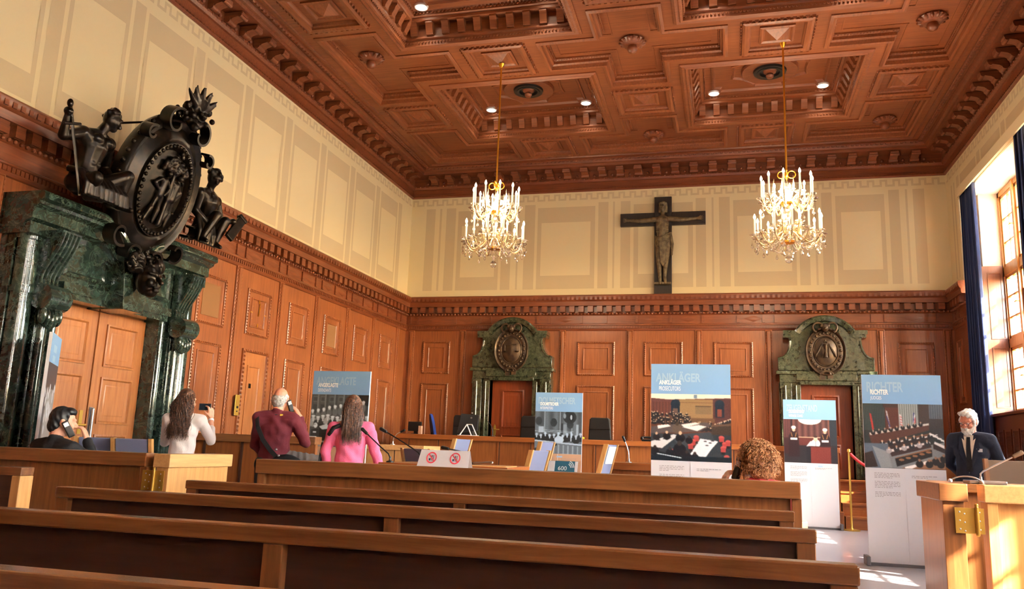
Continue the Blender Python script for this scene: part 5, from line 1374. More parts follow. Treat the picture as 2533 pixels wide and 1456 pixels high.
# rope's second post
b = MB(); t = [o for o in bpy.data.objects if o.name == 'rope_barrier'][0]
b.lathe([(0, 0), (.13, 0), (.13, .015), (.03, .03), (.018, .05), (.018, 1.24), (.03, 1.25), (.025, 1.29), (0, 1.3)], (2.82, 14.5, 0), 16); b.build('post', 'brass', t, 50)
# ================================================================== exhibition banners
class Pic:
    """a small printed photograph, drawn in numbers: u to the right, v down, both 0..1"""
    def __init__(s, nx, ny, base, seed=1):
        s.nx, s.ny = nx, ny; s.c = np.ones((ny + 1, nx + 1, 3)) * np.array(base, float)
        V, U = np.mgrid[0:ny + 1, 0:nx + 1]; s.U = U / nx; s.V = V / ny; s.r = np.random.RandomState(seed)
        s.asp = ny / nx
    def mix(s, mask, c, a=1.):
        s.c[mask] = s.c[mask] * (1 - a) + np.array(c, float) * a
    def rect(s, u0, v0, u1, v1, c, a=1.): s.mix((s.U >= u0) & (s.U <= u1) & (s.V >= v0) & (s.V <= v1), c, a)
    def ell(s, u, v, ru, rv, c, a=1.): s.mix(((s.U - u) / ru) ** 2 + ((s.V - v) / rv) ** 2 <= 1, c, a)
    def poly(s, P, c, a=1.):
        m = np.zeros(s.U.shape, bool); n = len(P)
        for i in range(n):
            (x0, y0), (x1, y1) = P[i - 1], P[i]
            if y0 == y1: continue
            m ^= ((y0 > s.V) != (y1 > s.V)) & (s.U < (x1 - x0) * (s.V - y0) / (y1 - y0) + x0)
        s.mix(m, c, a)
    def line(s, u0, v0, u1, v1, w, c, a=1.):
        d = np.array([u1 - u0, (v1 - v0) * s.asp]); L = max(1e-6, (d ** 2).sum()); du = s.U - u0; dv = (s.V - v0) * s.asp
        t = np.clip((du * d[0] + dv * d[1]) / L, 0, 1); s.mix((du - t * d[0]) ** 2 + (dv - t * d[1]) ** 2 < w * w, c, a)
    def stripes(s, u0, v0, u1, v1, n, c1, c2):
        m = (s.U >= u0) & (s.U <= u1) & (s.V >= v0) & (s.V <= v1); k = .5 + .5 * np.sin((s.U - u0) / (u1 - u0) * 2 * PI * n)
        s.c[m] = (np.array(c1) * k[..., None] + np.array(c2) * (1 - k[..., None]))[m]
    def person(s, u, v, h, body, face, white=None):
        s.ell(u, v + h * .62, h * .42 * s.asp, h * .42, body); s.ell(u, v + h * .17, h * .15 * s.asp, h * .18, face)
        if white: s.ell(u, v + h * .42, h * .07 * s.asp, h * .12, white)
    def grain(s, a):
        for _ in range(2):
            q = np.pad(s.c, ((1, 1), (1, 1), (0, 0)), 'edge'); s.c = (q[1:-1, 1:-1] * 2 + q[:-2, 1:-1] + q[2:, 1:-1] + q[1:-1, :-2] + q[1:-1, 2:]) / 6
        s.c += s.r.normal(0, a * .6, s.c.shape[:2])[..., None]
    def obj(s, parent, x0, x1, z0, z1, y):
        nx, ny = s.nx, s.ny
        vs = [(x0 + (x1 - x0) * i / nx, y, z1 + (z0 - z1) * j / ny) for j in range(ny + 1) for i in range(nx + 1)]
        fs = [(j * (nx + 1) + i, (j + 1) * (nx + 1) + i, (j + 1) * (nx + 1) + i + 1, j * (nx + 1) + i + 1) for j in range(ny) for i in range(nx)]
        me = bpy.data.meshes.new('photograph'); me.from_pydata(vs, [], fs)
        c = np.clip(s.c, 0, 255) / 255.; l = np.where(c <= .04045, c / 12.92, ((c + .055) / 1.055) ** 2.4)
        A = me.attributes.new('print', 'FLOAT_COLOR', 'POINT'); d = np.ones((len(vs), 4), np.float32); d[:, :3] = l.reshape(-1, 3); A.data.foreach_set('color', d.ravel())
        me.materials.append(M['print']); o = bpy.data.objects.new('photograph', me); COL.objects.link(o); o.parent = parent; return o
def pic_prosecutors():
    p = Pic(210, 186, (96, 56, 44), 1); 
    p.rect(0, 0, 1, .10, (246, 236, 214)); p.rect(.54, .01, .585, .06, (120, 140, 160)); p.poly([(0, .065), (.22, .085), (1, .05), (1, .12), (0, .13)], (104, 66, 64))
    p.stripes(0, .12, .36, .45, 9, (110, 66, 58), (88, 54, 52)); p.rect(.36, .08, .78, .36, (150, 120, 84)); p.rect(.36, .12, .78, .13, (120, 88, 64)); p.rect(.56, .18, .76, .30, (128, 106, 80)); p.rect(.56, .175, .76, .185, (70, 56, 48))
    p.rect(.78, .06, 1, .42, (86, 52, 52))
    for u in (.31, .86):
        p.ell(u, .15, .06, .07, (34, 48, 62)); p.rect(u - .055, .15, u + .055, .34, (34, 46, 60)); p.rect(u - .03, .22, u + .03, .33, (132, 70, 58) if u > .5 else (104, 82, 74))
    p.rect(0, .33, .5, .45, (92, 66, 56)); p.rect(.36, .36, .8, .42, (112, 84, 62))
    for k in range(95):
        u = p.r.uniform(0, .5); v = p.r.uniform(.28, .44); p.person(u, v - .02, .05, (34, 34, 40), (226, 196, 158))
    for k in range(26): u = p.r.uniform(.56, .78); v = .40 + .1 * p.r.rand(); p.person(u, v, .06, (40, 38, 44), (222, 190, 150))
    for k in range(18): u = p.r.uniform(.80, 1.); p.person(u, .52 - (u - .6) * .42, .06, (36, 36, 44), (226, 200, 170), (240, 240, 236))
    p.poly([(0, .5), (.32, .45), (.7, .42), (.76, .46), (.6, .56), (0, .6)], (88, 80, 80))
    p.poly([(.08, .48), (.22, .46), (.25, .49), (.09, .53)], (246, 240, 236)); p.poly([(.38, .46), (.56, .42), (.62, .44), (.42, .5)], (240, 232, 224)); p.poly([(.4, .5), (.6, .46), (.7, .48), (.58, .55)], (244, 238, 232))
    p.rect(.76, .46, 1, .62, (66, 54, 48)); p.poly([(.76, .45), (1, .43), (1, .46), (.76, .48)], (104, 80, 64))
    p.rect(0, .6, 1, 1, (50, 58, 66)); p.poly([(.2, .62), (.75, .56), (.8, .7), (.4, .8)], (62, 70, 78))
    p.person(.33, .42, .17, (96, 82, 72), (70, 58, 50))
    p.poly([(0, .72), (.28, .61), (.35, .62), (.14, .82), (0, .80)], (214, 214, 216)); p.poly([(.62, .66), (.83, .69), (.68, .94), (.49, .90)], (226, 232, 240)); p.line(.66, .93, .83, .70, .006, (255, 255, 255))
    for u, v in ((.1, .7), (.17, .68), (.24, .66), (.68, .7), (.74, .72), (.7, .76), (.77, .69)): p.ell(u, v, .02, .008, (60, 60, 70))
    for u, v in ((.57, .64), (.53, .70), (.5, .76), (.88, .64), (.92, .73), (.96, .70), (.9, .79), (.94, .92), (.3, .84), (.25, .90)): p.ell(u, v, .035, .03, (186, 82, 78)); p.rect(u - .03, v, u + .03, v + .06, (164, 62, 62)); p.rect(u - .02, v + .06, u + .02, v + .1, (40, 34, 36))
    for u, v, h in ((.07, .58, .12), (.2, .56, .13), (.37, .56, .16), (.05, .78, .14), (.24, .80, .14), (.36, .70, .22), (.48, .62, .12), (.55, .86, .13), (.45, .84, .14)): p.person(u, v, h, (22, 24, 32), (56, 46, 44) if v > .6 else (214, 180, 150))
    p.rect(0, .93, 1, 1, (20, 32, 42)); p.poly([(0, .86), (.1, .87), (.6, .98), (.6, 1), (0, .9)], (20, 28, 36)); p.line(.08, .90, .38, .955, .006, (214, 236, 244)); p.grain(7); return p
def pic_judges():
    p = Pic(210, 178, (40, 44, 46), 2)
    p.stripes(0, 0, .3, .42, 15, (72, 86, 84), (26, 34, 36)); p.rect(.28, .02, .45, .40, (88, 42, 34)); p.rect(.26, 0, .47, .06, (66, 40, 34)); p.stripes(.45, 0, .7, .38, 9, (176, 180, 178), (104, 112, 112)); p.rect(.70, 0, .84, .34, (52, 38, 38)); p.stripes(.83, 0, 1, .22, 6, (96, 108, 122), (58, 68, 82)); p.rect(.83, .22, 1, .5, (44, 40, 46))
    p.poly([(.08, .15), (.105, .16), (.135, .40), (.11, .42)], (176, 52, 50)); p.poly([(.29, .10), (.31, .12), (.345, .38), (.325, .4)], (200, 196, 204)); p.line(.3, .2, .335, .36, .008, (70, 60, 110)); 
    p.poly([(.46, .16), (.485, .17), (.5, .34), (.47, .36)], (214, 200, 200)); 
    for k in range(4): p.line(.465, .2 + .04 * k, .49, .21 + .04 * k, .004, (184, 66, 74))
    p.poly([(.635, .12), (.65, .14), (.64, .3), (.625, .28)], (60, 64, 120)); p.poly([(.645, .15), (.658, .17), (.65, .3), (.635, .3)], (232, 232, 236)); p.poly([(.65, .2), (.662, .22), (.655, .33), (.64, .32)], (184, 60, 70))
    p.poly([(.06, .48), (.82, .30), (.82, .40), (.10, .66)], (84, 48, 40)); p.poly([(.07, .46), (.82, .29), (.82, .32), (.08, .5)], (214, 206, 196))
    for k in range(9): u = .12 + k * .075; p.person(u, .415 - k * .018, .075, (22, 20, 24), (196, 156, 130), (214, 214, 214))
    p.poly([(.22, .62), (.84, .44), (.88, .48), (.26, .68)], (112, 74, 56)); p.poly([(.26, .66), (.88, .47), (.88, .52), (.28, .73)], (52, 34, 32))
    for k in range(7): u = .23 + k * .1; p.person(u, .57 - k * .022, .1, (30, 30, 36), (214, 178, 150), (226, 226, 226)); p.poly([(u + .03, .62 - k * .024), (u + .09, .6 - k * .024), (u + .09, .615 - k * .024), (u + .03, .64 - k * .024)], (244, 240, 236))
    p.rect(0, .62, .3, 1, (92, 106, 122)); p.poly([(.1, .66), (.3, .75), (.36, 1), (.2, 1)], (142, 150, 156)); p.poly([(.3, .76), (1, .58), (1, 1), (.34, 1)], (128, 134, 138))
    p.poly([(.3, .72), (.82, .58), (.84, .66), (.34, .82)], (58, 40, 42)); p.poly([(.33, .71), (.82, .575), (.83, .6), (.34, .75)], (232, 226, 222))
    for k in range(6): u = .31 + k * .095; p.person(u, .67 - k * .024, .1, (170, 168, 174) if k % 2 == 0 else (40, 40, 48), (200, 160, 134), (240, 240, 240))
    for k in range(5): u = .82 + k * .045; p.poly([(u, .44 + k * .03), (u + .06, .46 + k * .03), (u + .06, .49 + k * .03), (u, .47 + k * .03)], (240, 238, 238))
    p.poly([(.88, .57), (1, .63), (1, .72), (.86, .64)], (236, 232, 232)); p.poly([(.86, .6), (1, .68), (1, .75), (.86, .68)], (50, 36, 38))
    p.poly([(.38, .84), (.82, .68), (.84, .70), (.42, .88)], (140, 96, 66)); p.poly([(.38, .85), (.84, .70), (.84, .80), (.40, .97)], (30, 28, 32))
    for k in range(5): p.ell(.46 + k * .085, .865 - k * .032, .035, .018, (150, 104, 72))
    p.poly([(.44, 1), (.95, .80), (1, .82), (1, 1)], (150, 108, 84)); p.poly([(.5, .97), (.62, .93), (.66, .95), (.58, 1), (.5, 1)], (246, 242, 240)); p.poly([(.7, .9), (.76, .87), (.8, .89), (.74, .93)], (240, 236, 234))
    for u, v in ((.68, .9), (.8, .9), (.88, .86), (.94, .9), (.98, .82)): p.person(u, v - .06, .13, (26, 24, 28), (150, 110, 90))
    p.poly([(.0, .78), (.1, .74), (.16, .98), (0, 1)], (46, 36, 36)); p.grain(7); return p
def pic_witness():
    p = Pic(170, 148, (62, 34, 34), 3)
    p.stripes(0, 0, .14, .42, 3, (96, 58, 56), (74, 44, 46)); p.stripes(.16, 0, .84, .40, 6, (112, 72, 66), (70, 42, 42)); p.ell(.5, 0, .22, .12, (226, 214, 208)); p.rect(.14, 0, .165, .42, (40, 24, 26)); p.rect(.14, .40, .85, .425, (196, 170, 140)); p.rect(.14, .425, .85, .6, (92, 44, 40))
    p.rect(.84, 0, .87, .55, (120, 76, 62)); p.rect(.87, 0, 1, 1, (40, 46, 54)); p.rect(0, .6, 1, 1, (40, 36, 40)); p.rect(.0, .44, .1, .8, (54, 30, 32))
    for u, v in ((.19, .16), (.78, .20)):
        p.poly([(u - .09, v + .22), (u - .05, v + .12), (u + .05, v + .12), (u + .09, v + .22), (u + .11, v + .7), (u - .11, v + .7)], (40, 22, 26)); p.ell(u, v + .07, .032, .055, (226, 178, 148)); p.ell(u, v + .03, .045, .04, (244, 240, 232)); p.rect(u - .065, v + .27, u + .065, v + .315, (248, 246, 244))
        for q in (-.05, .05): p.line(u + q, v + .15, u + q * .6, v + .24, .006, (190, 140, 80))
    p.ell(.6, .55, .085, .10, (214, 214, 216)); p.poly([(.42, .62), (.5, .5), (.56, .5), (.56, .64)], (206, 208, 212)); p.ell(.6, .44, .04, .065, (220, 184, 160)); p.ell(.6, .395, .035, .02, (60, 44, 40)); p.rect(.59, .5, .61, .62, (150, 150, 160))
    p.rect(.5, .62, .88, 1, (112, 46, 40)); p.rect(.42, .62, .5, 1, (30, 28, 34)); p.rect(.46, .61, .9, .63, (70, 34, 32)); p.grain(6); return p
def pic_interpreters():
    p = Pic(160, 146, (96, 110, 124), 4); g = lambda k: (k * .86, k * .97, k * 1.08)
    p.stripes(0, 0, 1, .62, 5, g(118), g(84)); 
    for u in (.2, .53, .78): p.rect(u, 0, u + .015, .6, g(168)); 
    for u, v in ((.08, .23), (.4, .26), (.75, .3)): p.ell(u, v, .07, .10, g(62))
    p.ell(.74, .13, .14, .15, g(54)); p.ell(.77, .12, .05, .10, g(44)); p.ell(.77, .13, .022, .06, g(190)); p.ell(.63, .1, .03, .06, g(150)); p.rect(.58, .3, .68, .6, g(150)); p.rect(.56, .28, .60, .6, g(60)); p.rect(.88, .3, .93, .62, g(180)); p.rect(.08, .36, .19, .5, g(190))
    for k in range(11):
        u = .04 + k * .093; v = .52 + .03 * math.sin(k * 2.3); p.person(u, v, .2, g(44), g(206), g(226))
    p.ell(.52, .67, .1, .09, g(214)); p.ell(.5, .60, .03, .05, g(206)); p.line(.0, .47, .8, .5, .005, g(200)); p.line(.18, .44, .82, .47, .005, g(190)); p.rect(.76, .47, .785, .7, g(210))
    p.poly([(0, .70), (1, .78), (1, 1), (0, 1)], g(120)); p.poly([(0, .68), (1, .76), (1, .795), (0, .715)], g(206)); 
    for k in range(9): u = .2 + k * .1; p.poly([(u, .74 + .08 * u), (u + .03, .745 + .08 * u), (u + .03, 1), (u, 1)], g(168))
    p.poly([(.0, .88), (.48, .76), (.48, .80), (.0, .97)], g(50)); p.poly([(0, .97), (.3, .9), (.3, 1), (0, 1)], g(72)); p.rect(.55, 1, 1, 1, g(200)); p.grain(7); return p
def pic_defendants():
    p = Pic(170, 150, (84, 88, 90), 5); g = lambda k: (k * .94, k * .99, k * 1.02)
    p.rect(0, 0, 1, .42, g(72))
    for u in (.0, .13, .29, .45, .62, .8): p.rect(u, 0, u + .13, .40, g(88)); p.rect(u + .025, .04, u + .105, .15, g(108)); p.rect(u + .035, .06, u + .095, .13, g(74)); p.rect(u + .03, .2, u + .1, .42, g(66)); p.rect(u + .105, 0, u + .128, .42, g(130))
    p.rect(.82, 0, 1, .2, g(34))
    for k in range(10):
        u = .03 + k * .098; v = .31 - .018 * k + (.0 if k < 3 else -.02); p.ell(u, v + .12, .045, .09, g(112)); p.ell(u, v + .03, .022, .035, g(214)); p.ell(u, v + .012, .027, .03, g(244))
    for k in range(12):
        u = .05 + k * .085; v = .42 + .02 * math.sin(k * 1.7); p.person(u, v, .2, g(60) if k % 3 else g(176), g(214), g(226)); p.ell(u, v - .0, .035, .018, g(240))
    p.poly([(.15, .58), (1, .50), (1, .72), (.2, .8)], g(34)); p.poly([(.16, .62), (.3, .56), (.36, .66), (.24, .70)], g(210)); p.poly([(.17, .69), (.33, .66), (.5, .66), (.48, .95), (.17, .92)], g(30)); p.ell(.36, .72, .035, .025, g(228)); p.ell(.37, .83, .025, .018, g(214))
    p.poly([(0, .88), (.5, .9), (1, .8), (1, 1), (0, 1)], g(160)); p.poly([(.3, .9), (.6, .88), (.5, 1), (.34, 1)], g(70))
    p.ell(.1, .60, .036, .05, g(240)); p.poly([(.03, .68), (.16, .66), (.16, .84), (.02, .84)], g(54)); p.rect(.06, .72, .12, .745, g(244)); p.rect(.0, .81, .13, .835, g(240)); p.poly([(.04, .84), (.15, .84), (.14, .98), (.05, .98)], g(96)); p.line(.0, .62, .1, .58, .006, g(160)); p.grain(7); return p
def banner(label, x, y, rz, W, title, sub, pic, wt, ws, tan=False, ghost=None, H=2.08, wheel=True, sticker=None):
    t = thing('exhibition_banner', label, 'banner', (x, y, 0), rz, 'exhibition banners')
    h = W / 2
    b = MB(); b.box(-h, h, 0, .03, .03, H); b.build('board', 'board', t, bevel=.002)
    b = MB(); b.box(-h, h, -.002, 0, 1.755, H); b.build('header', 'blue', t)
    pic.obj(t, -h, h, 1.045, 1.755, -.002)
    if title:
        gw = ws * 2.0
        text(title, 'ghost', t, -h + .05, H - .195, -.004, gw, .115, 'ghost_lettering', .03)
        text(title, 'letter', t, -h + .085, H - .225, -.006, ws, .058, 'title_lettering', .04)
        text(sub, 'letter', t, -h + .085, H - .29, -.006, wt, .046, 'subtitle_lettering', .004)
    if tan:
        b = MB(); b.box(-h, h, -.002, 0, .03, 1.045); b.build('lower_print', 'tan', t)
    rnd = random.Random(len(title) * 7 + 1)
    for (u0, z, n) in ((-h + .09, .985, 4), (-h + .09, .895, 5), (-h + .09, .78, 4), (.06, .965, 2)):
        b = MB()
        for k in range(n):
            zz = z - k * .016; w = .26 * (1 if k < n - 1 else rnd.uniform(.3, .8)); u = u0
            while u < u0 + w:
                l = rnd.uniform(.012, .04); b.quad((u, -.003, zz), (min(u + l, u0 + w), -.003, zz), (min(u + l, u0 + w), -.003, zz + .006), (u, -.003, zz + .006)); u += l + .008
        b.build('text_block', 'inkgrey', t)
    if sticker:
        b = MB(); b.box(sticker[0], sticker[1], -.004, 0, .985 - .0, 1.01); b.build('small_label', 'ghost', t)
    b = MB(); b.box(.0 - .004, .004, -.0035, 0, .05, 1.04); b.build('fold_line', 'board', t)
    for s in (-1, 1):
        b = MB(); u = s * (h + .02); b.box(u - .022, u + .022, -.10, .12, 0, .1); b.build('foot', 'board_grey', t, bevel=.008)
    b = MB(); b.box(-h, h, -.03, .06, .0, .03); b.build('base_bar', 'board_grey', t)
    return t
banner('banner headed RICHTER JUDGES beside the sunlit bar gate', 1.90, 9.95, 0, .82, 'RICHTER', 'JUDGES', pic_judges(), .115, .19)
banner('banner headed ZEUGENSTAND WITNESS STAND before the hourglass portal', 1.335, 14.45, 0, .83, 'ZEUGENSTAND', 'WITNESS STAND', pic_witness(), .225, .245, sticker=(.11, .18))
banner('banner headed ANKLÄGER PROSECUTORS behind the long bar rail', -.375, 9.0, 0, .84, 'ANKLÄGER', 'PROSECUTORS', pic_prosecutors(), .23, .24)
banner('banner headed DOLMETSCHER INTERPRETERS before the long desk', -2.79, 13.8, 0, .82, 'DOLMETSCHER', 'INTERPRETERS', pic_interpreters(), .225, .325, tan=True, sticker=(-.02, .08))
banner('banner headed ANGEKLAGTE DEFENDANTS behind the woman in pink', -5.16, 10.3, 0, .86, 'ANGEKLAGTE', 'DEFENDANTS', pic_defendants(), .2, .30, tan=True)
p = Pic(60, 60, (60, 66, 76), 9)
for k in range(16): p.rect(p.r.rand(), .2 + .8 * p.r.rand(), 1, 1, tuple([p.r.uniform(40, 190)] * 3), .6)
for k in range(20): p.ell(p.r.rand(), p.r.uniform(.3, .9), .05, .06, (206, 210, 220))
t = banner('banner seen almost edge-on in front of the left portal pier', -6.28, 6.44, rad(127), .64, '', '', p, 0, 0, H=2.03)
b = MB()
for z0, z1, u0, u1 in ((1.86, 1.93, -.15, .05), (1.77, 1.83, -.15, .02)): b.quad((u0, -.004, z0), (u1, -.004, z0), (u1, -.004, z1), (u0, -.004, z1))
b.build('title_block', 'ghost', t)
# ================================================================== people
def skin_mat(name, c):
    m = plain(name, c, .5); m.node_tree.nodes['Principled BSDF'].inputs['Subsurface Weight'].default_value = .08
    m.node_tree.nodes['Principled BSDF'].inputs['Subsurface Radius'].default_value = (.02, .008, .004); return m
M['skin'] = skin_mat('fair skin', (222, 166, 138)); M['skin_pink'] = skin_mat('ruddy skin', (220, 148, 120)); M['skin_pale'] = skin_mat('pale skin', (232, 186, 164))
def hair_mat(name, c1, c2, rough=.45):
    m, nt, b = new_mat(name); tc = nt.nodes.new('ShaderNodeTexCoord'); n = nt.nodes.new('ShaderNodeTexNoise'); n.inputs['Scale'].default_value = 55
    nt.links.new(tc.outputs['Object'], n.inputs['Vector']); r = ramp(nt, [(.35, lin(c1)), (.7, lin(c2))]); nt.links.new(n.outputs['Fac'], r.inputs['Fac'])
    nt.links.new(r.outputs['Color'], b.inputs['Base Color']); b.inputs['Roughness'].default_value = rough; return m
M['hair_black'] = hair_mat('black hair', (14, 12, 14), (34, 30, 34)); M['hair_dark'] = hair_mat('dark brown curls', (40, 24, 18), (118, 76, 54))
M['hair_grey'] = hair_mat('grey hair', (150, 148, 146), (214, 212, 210), .6); M['hair_brown'] = hair_mat('brown hair', (54, 36, 30), (128, 88, 66)); M['hair_ginger'] = hair_mat('ginger curls', (112, 64, 32), (206, 150, 98), .55)
M['hair_white'] = hair_mat('white hair', (206, 200, 190), (248, 244, 236), .6)
def cloth(name, c): return plain(name, c, .85, bump=.25, bscale=180)
M['c_black'] = cloth('black knit', (24, 22, 26)); M['c_white'] = cloth('white jersey', (226, 216, 214)); M['c_wine'] = cloth('burgundy wool', (98, 22, 36)); M['c_pink'] = cloth('pink jersey', (238, 112, 154)); M['c_suit'] = cloth('navy suit cloth', (34, 38, 56)); M['c_trouser'] = cloth('dark trousers', (38, 40, 48)); M['c_jean'] = cloth('blue denim', (58, 70, 100)); M['c_grey'] = cloth('grey jacket cloth', (104, 98, 96)); M['c_red'] = cloth('red jacket cloth', (168, 44, 50)); M['c_scarf'] = cloth('dark patterned scarf', (44, 34, 48)); M['shirt'] = cloth('cream shirt', (240, 226, 206))
V3 = Vector
STAND = dict(pelvis=(0, 0, .93), waist=(0, -.005, 1.07), chest=(0, -.01, 1.25), neck=(0, -.02, 1.42), head=(0, .015, 1.585),
    shR=(.175, -.02, 1.375), elR=(.225, -.05, 1.11), wrR=(.235, .02, .88), shL=(-.175, -.02, 1.375), elL=(-.225, -.05, 1.11), wrL=(-.235, .02, .88),
    hipR=(.085, 0, .90), knR=(.095, .02, .49), anR=(.1, -.03, .085), toeR=(.115, .12, .03), hipL=(-.085, 0, .90), knL=(-.095, .02, .49), anL=(-.1, -.03, .085), toeL=(-.115, .12, .03))
SIT = dict(STAND); SIT.update(pelvis=(0, -.06, .52), waist=(0, -.07, .66), chest=(0, -.05, .85), neck=(0, -.04, 1.03), head=(0, .01, 1.195),
    shR=(.18, -.04, .985), elR=(.24, .02, .74), wrR=(.2, .2, .62), shL=(-.18, -.04, .985), elL=(-.24, .02, .74), wrL=(-.2, .2, .62),
    hipR=(.09, -.03, .53), knR=(.11, .38, .52), anR=(.11, .36, .09), toeR=(.12, .5, .03), hipL=(-.09, -.03, .53), knL=(-.11, .38, .52), anL=(-.11, .36, .09), toeL=(-.12, .5, .03))
def hand(b, wr, d, n, side, curl=.5, spread=1.):
    """palm, four bent fingers and a thumb; d towards the fingertips, n out of the palm, side = thumb side"""
    wr = V3(wr); d = V3(d).normalized(); n = V3(n); n = (n - d * n.dot(d)).normalized(); a = d.cross(n).normalized() * side
    b.cap(wr - d * .02, wr + d * .02, .027, .027)
    for k in range(4): b.cap(wr + d * .02 + a * (k - 1.5) * .012, wr + d * .085 + a * (k - 1.5) * .02, .017, .0125)
    for k, L in enumerate((.060, .075, .082, .072)):
        p = wr + d * .085 + a * (k - 1.5) * .021 * spread; ang = 0.; 
        for s, (l, r) in enumerate(((L * .45, .0098), (L * .32, .009), (L * .23, .008))):
            ang += curl * (.5 + .35 * s) * (1.15 - .1 * k); q = p + (d * math.cos(ang) + n * math.sin(ang) + a * (k - 1.5) * .04 * spread).normalized() * l
            b.cap(p, q, r, r * .93, 8); p = q
    p = wr + d * .03 + a * .028; q = p + (d * .6 + a * .75 + n * .35).normalized() * .038; b.cap(p, q, .014, .0115, 8); r_ = q + (d * .85 + a * .2 + n * .6).normalized() * .036; b.cap(q, r_, .011, .009, 8)
def person(label, x, y, rz, base, upd, s, skin, look=(0, 0), hands=None, z=0.):
    """returns root, joints (scaled) and head frame; body is one continuous skin"""
    J = dict(base); J.update(upd); J = {k: V3(v) * s for k, v in J.items()}
    t = thing('person', label, 'person', (x, y, z), rz)
    b = MB(); H = Matrix.Rotation(look[0], 3, 'Z') @ Matrix.Rotation(-look[1], 3, 'X'); hc = J['head']
    h = lambda u, v, w: hc + H @ (V3((u, v, w)) * s)
    e = lambda u, v, w, r: b.ball(h(u, v, w), tuple(k * s for k in r), H)
    e(0, -.008, .02, (.074, .094, .098)); e(0, .018, -.045, (.06, .068, .07)); e(0, .045, -.085, (.036, .034, .03)); e(0, .05, .0, (.06, .04, .06))
    b.cap(h(0, .088, .0), h(0, .112, -.032), .011 * s, .016 * s); e(-.012, .1, -.036, (.011, .012, .009)); e(.012, .1, -.036, (.011, .012, .009))
    for q in (-1, 1):
        b.cap(h(q * .014, .086, .022), h(q * .052, .07, .024), .011 * s, .009 * s); e(q * .04, .062, -.035, (.026, .024, .024)); e(q * .073, -.008, -.012, (.012, .024, .034)); e(q * .08, -.014, .005, (.009, .016, .016))
    e(0, .092, -.062, (.024, .009, .007)); e(0, .09, -.073, (.02, .01, .008)); e(0, .078, -.098, (.02, .018, .016))
    b.cap(J['neck'], h(0, -.02, -.06), .058 * s, .054 * s)
    b.cap(J['neck'] - V3((0, 0, .03 * s)), J['neck'], .075 * s, .06 * s)
    W = lambda k, r: b.ball(J[k], tuple(q * s for q in r))
    W('chest', (.155, .10, .16)); W('waist', (.13, .09, .13)); W('pelvis', (.155, .105, .12))
    for q in np.linspace(0, 1, 5): b.ball(J['waist'].lerp(J['chest'], q), (.138 * s, .094 * s, .09 * s)); b.ball(J['pelvis'].lerp(J['waist'], q), (.14 * s, .097 * s, .09 * s))
    b.cap(J['shL'] * .8 + J['chest'] * .2, J['shR'] * .8 + J['chest'] * .2, .07 * s, .07 * s)
    for k in 'LR':
        b.cap(J['neck'], J['sh' + k], .05 * s, .055 * s); b.cap(J['sh' + k], J['el' + k], .052 * s, .04 * s); b.cap(J['el' + k], J['wr' + k], .041 * s, .027 * s)
        b.cap(J['pelvis'], J['hip' + k], .1 * s, .095 * s); b.cap(J['hip' + k], J['kn' + k], .088 * s, .056 * s); b.cap(J['kn' + k], J['an' + k], .056 * s, .036 * s); b.cap(J['an' + k], J['toe' + k], .038 * s, .03 * s)
        hh = (hands or {}).get(k)
        if hh: hand(b, J['wr' + k], *hh)
        else: hand(b, J['wr' + k], J['wr' + k] - J['el' + k], (-1 if k == 'R' else 1, .2, 0), 1 if k == 'R' else -1, .45)
    b.remesh('body', skin, t, .0065, 2)
    return t, J, h, H
def top(t, J, s, mat, name, cuff=(1., 1.), pad=.014, hem=None, w=1.0, neck=True, wrinkle=.004):
    b = MB(); P = pad
    for q in np.linspace(0, 1, 6): b.ball(J['waist'].lerp(J['chest'], q), ((.142 * w + P) * s, (.098 + P) * s, .1 * s)); b.ball(J['pelvis'].lerp(J['waist'], q), ((.142 * w + P) * s, (.10 + P) * s, .09 * s))
    b.ball(J['chest'], ((.158 * w + P) * s, (.102 + P) * s, (.155 + P) * s))
    b.ball(J['pelvis'], ((.16 * w + P) * s, (.108 + P) * s, .1 * s))
    if hem: b.cap(J['pelvis'] - V3((.05 * s, 0, hem)), J['pelvis'] + V3((.05 * s, 0, -hem)), (.115 + P) * s, (.115 + P) * s)
    b.cap(J['shL'] * .85 + J['chest'] * .15, J['shR'] * .85 + J['chest'] * .15, (.07 + P) * s, (.07 + P) * s)
    if neck: b.cap(J['neck'] - V3((0, 0, .06 * s)), J['neck'] - V3((0, 0, .0)), (.085 + P) * s, (.058 + P) * s)
    for k, c in zip('LR', cuff):
        b.cap(J['neck'] - V3((0, 0, .02 * s)), J['sh' + k], (.05 + P) * s, (.056 + P) * s); b.cap(J['sh' + k], J['el' + k], (.053 + P) * s, (.042 + P) * s)
        if c > 0: b.cap(J['el' + k], J['el' + k].lerp(J['wr' + k], c), (.042 + P) * s, (.042 - .014 * c + P) * s)
    def wr(co):
        return wrinkle * (np.sin(co[:, 2] * 46 + 5 * np.sin(co[:, 0] * 11) + co[:, 1] * 9) * .5 + np.sin(co[:, 0] * 33 + co[:, 2] * 21) * .5)
    return b.remesh(name, mat, t, .009, 4, None, wr)
def trousers(t, J, s, mat, shoes='black', name='trousers'):
    b = MB(); b.ball(J['pelvis'], (.168 * s, .12 * s, .12 * s))
    for k in 'LR': b.cap(J['pelvis'], J['hip' + k], .11 * s, .108 * s); b.cap(J['hip' + k], J['kn' + k], .1 * s, .07 * s); b.cap(J['kn' + k], J['an' + k], .07 * s, .058 * s)
    b.remesh(name, mat, t, .011, 3)
    for k in 'LR':
        b = MB(); b.cap(J['an' + k] - V3((0, 0, .02)), J['toe' + k], .048 * s, .038 * s); b.ball(J['an' + k] + V3((0, -.02, -.035)), (.042 * s, .05 * s, .04)); b.remesh('shoe', shoes, t, .009, 2)
